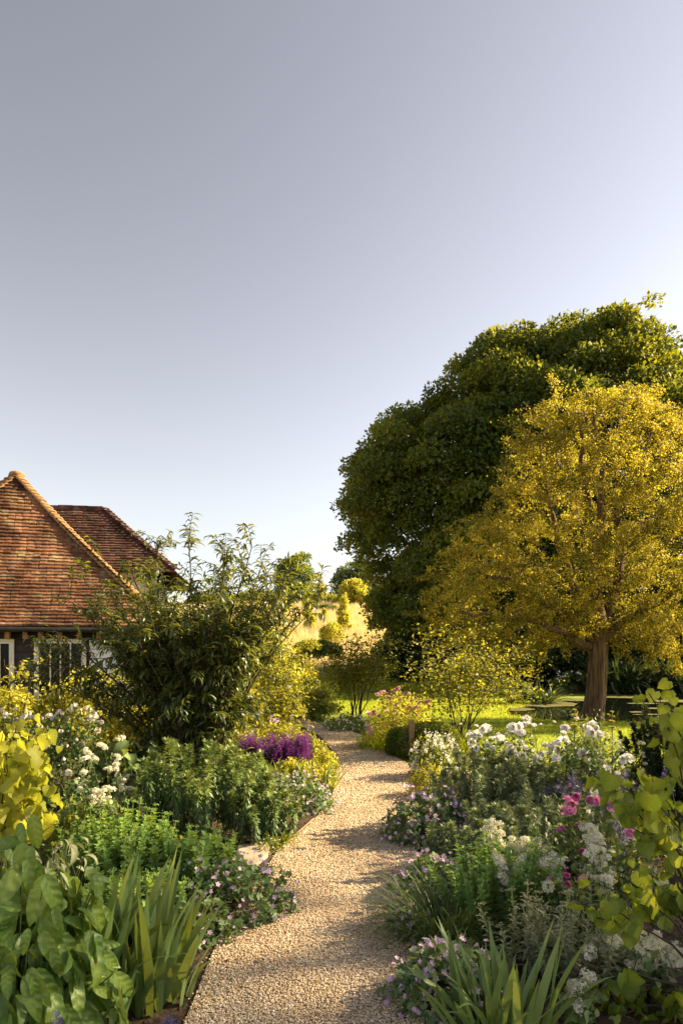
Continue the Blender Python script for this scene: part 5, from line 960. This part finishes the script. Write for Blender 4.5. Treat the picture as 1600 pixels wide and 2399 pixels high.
# white valerian, right
V8 = lambda pts, Y, r: [at(x / 2.178 + 880, y / 2.178 + 1650, Y + r.normal(0, .06)) for x, y in pts]
vs = [('tall white valerian spire in front of the grey spurge dome', [(590, 600), (585, 625), (600, 650), (575, 670), (610, 690), (640, 715), (690, 722), (585, 745), (560, 715), (630, 660)], 1155, 5.0), ('branching white valerian right of the tall spire', [(770, 690), (795, 715), (830, 700), (840, 740), (770, 730), (890, 750), (800, 760), (740, 750), (790, 800), (820, 770)], 1255, 4.9),
      ('white valerian leaning over the green stonecrop', [(620, 780), (640, 800), (655, 830), (640, 870), (680, 880), (665, 905), (700, 945), (645, 945), (690, 905), (760, 815), (720, 820)], 1200, 4.4), ('thick white valerian column beside the green stonecrop', [(880, 795), (930, 800), (905, 830), (870, 850), (940, 830), (890, 880), (930, 890), (960, 940), (880, 920), (990, 965), (910, 975), (950, 1000), (1000, 1020), (1020, 1060), (930, 1040), (900, 1060), (1000, 1090), (880, 1110), (960, 1110), (930, 1010)], 1310, 4.3),
      ('white valerian column in front of the hot pink roses', [(1090, 635), (1110, 655), (1080, 670), (1130, 680), (1090, 700), (1110, 740), (1150, 745), (1170, 790), (1120, 790), (1150, 830), (1180, 850), (1100, 850), (1160, 890), (1190, 895), (1110, 890), (1140, 950), (1100, 950), (1190, 950)], 1400, 4.4), ('single pale valerian head rising over the hot pink roses', [(1105, 490), (1110, 520), (1115, 550), (1215, 540), (1120, 460), (1150, 450)], 1395, 5.1),
      ('spreading white valerian under the redbud leaves', [(1200, 1165), (1230, 1190), (1260, 1215), (1300, 1165), (1180, 1215), (1270, 1180), (1220, 1230), (1110, 1200), (1090, 1250), (1180, 1280), (1230, 1280), (1250, 1310), (1290, 1320), (1310, 1350), (1200, 1300), (1340, 1340)], 1440, 3.75), ('white valerian in the lower right corner behind heart leaves', [(1355, 1205), (1400, 1220), (1430, 1190), (1420, 1250), (1390, 1240), (1410, 1290), (1440, 1310), (1480, 1300), (1500, 1260), (1520, 1290), (1490, 1330), (1420, 1340), (1360, 1330), (1450, 1280), (1540, 1300), (1480, 1370)], 1530, 3.6),
      ('short white valerian behind the silver grey stems', [(890, 1185), (930, 1175), (960, 1195), (980, 1180), (910, 1200), (1040, 1310), (1020, 1330)], 1300, 4.0), ('white valerian sprigs low between the sword leaved iris and the redbud', [(1040, 1440), (1010, 1500), (1060, 1470), (980, 1530), (1100, 1400)], 1350, 3.3)]
for i, (lab, q, px, Y) in enumerate(vs): valerian(lab, gpos(px, Y), V8(q, Y, rng(590 + i)), 590 + i, 170, 1.6, .07)
# sword leaved iris, right foreground
strap_clump('iris_clump', 'sword leaved iris in the right foreground beside pale pink geranium', 'iris', gpos(1175, 3.2), 60, .52, .26, IRIS, M['iris'], 611, parts=True, rx=.22, ry=.16)
# redbud
r = rng(54); Y0 = 3.35
tp = [(1545, 1640), (1520, 1625), (1590, 1600), (1570, 1650), (1640, 1640), (1530, 1690), (1365, 1800), (1400, 1820), (1440, 1830), (1450, 1870), (1510, 1800), (1480, 1840), (1590, 1820), (1540, 1850), (1480, 1940), (1540, 1960), (1590, 1960), (1640, 1900), (1350, 2120), (1420, 2080), (1380, 2150), (1460, 2100), (1500, 2030), (1560, 2090), (1345, 2310), (1400, 2345), (1450, 2330), (1480, 2380), (1540, 2360), (1600, 2330), (1590, 2390), (1360, 2350), (1420, 2390), (1640, 2100)]
tips = [at(x, y, Y0 + r.normal(0, .12)) for x, y in tp]
heart_shrub('green heart leaved redbud at the right edge of the picture border', np.array([1.95, 3.5, 0]), tips, 612, 'redbud', .088, 8, part=.30, jit=.035)
# low ground cover so no bed is bare
def cover(n, poly, mat, name, seed, label, T=L4, size=.04, h=.12):
    r = rng(seed); lo, hi = poly.min(0), poly.max(0); p = r.uniform(lo, hi, (n, 2)); p = p[in_poly(p, poly) & ~in_poly(p, PATH)]; m = len(p); patch = np.sin(p[:, 0] * 3.1 + 1) * np.sin(p[:, 1] * 2.3) + r.normal(0, .5, m); p = p[patch > -.2]; m = len(p); q = np.column_stack([p, r.uniform(.01, h, m)]); g = G(); addleaves(g, T, q, nrm(r.normal(0, 1, (m, 3)) + [0, 0, .2]), nrm([0, 0, 1.] + r.normal(0, .5, (m, 3))), size * r.uniform(.6, 1.3, m), np.clip(r.normal(.45, .25, m), 0, 1)); o = g.obj(name, M[mat], kind='stuff'); o['label'] = label
cover(14000, np.vstack([pls[12:-20] - [.12, 0], [[-3, 14], [-8, 13], [-3, 3.2]]]), 'mid', 'ground_cover', 701, 'low leafy ground cover filling the left border', size=.05, h=.18)
cover(12000, np.vstack([prs[12:-30] + [.12, 0], [[1.6, 12.6], [3.1, 10.4], [4.0, 9.2], [2.2, 3]]]), 'mid', 'ground_cover', 702, 'low leafy ground cover filling the right border', size=.05, h=.18)
# fallen leaves and petals on the gravel
r = rng(77); g = G(); N = 420; p = np.column_stack([r.uniform(-2, 1.6, N), r.uniform(2.9, 11, N)]); p = p[in_poly(p, PATH)]; dl = np.minimum(np.min(np.linalg.norm(p[:, None] - pls[None], axis=2), 1), np.min(np.linalg.norm(p[:, None] - prs[None], axis=2), 1)); p = p[(r.random(len(p)) < np.exp(-dl / .22) + .06)]; m = len(p); q = np.column_stack([p, np.full(m, .036)])
addleaves(g, L4, q, nrm(r.normal(0, 1, (m, 3)) * [1, 1, .15]), nrm([0, 0, 1.] + r.normal(0, .3, (m, 3))), r.uniform(.015, .04, m), r.random(m)); o = g.obj('fallen_leaves', M['litter'], kind='stuff'); o['label'] = 'small fallen leaves scattered along the edges of the gravel path'
# the borders go on to either side, just out of the picture
for i, (x, y, w, h, mk, lab) in enumerate([(-4.9, 7.6, .75, 1.1, 'lime', 'lime leaved shrub left of the blush rose bush'), (-6.0, 9.8, .9, 1.2, 'mid', 'green shrub at the house end of the left border'), (-3.3, 4.6, .6, .7, 'mid', 'low green shrub left of the golden heart leaved shrub'), (-2.7, 2.9, .5, .8, 'rose_leaf', 'leafy shrub left of the pale broad leaved plant'), (-4.4, 5.6, .6, .8, 'airyg', 'loose yellow green shrub deep in the left border'),
        (3.3, 5.3, .6, .75, 'rose_leaf', 'leafy shrub right of the hot pink roses'), (4.5, 7.6, .75, .9, 'mid', 'green shrub right of the dark evergreen dome'), (2.9, 3.7, .5, .7, 'mid', 'low leafy shrub behind the redbud stems'), (4.3, 5.6, .6, .7, 'airyg', 'loose yellow green shrub deep in the right border'), (3.0, 2.3, .5, .7, 'rose_leaf', 'leafy shrub at the near end of the right border')]):
    shrub('border_shrub', lab, 'shrub', (x, y, 0), w, w * .8, h, M[mk], .06, 2600, 800 + i, T=L4, lumps=24, inner=.4)
geranium('lilac geranium mound at the outer left of the border', (-3.9, 6.4, 0), .45, .4, .36, 700, 60, 820)
geranium('lilac geranium mound at the outer right of the border', (3.7, 6.5, 0), .45, .4, .36, 700, 60, 821)
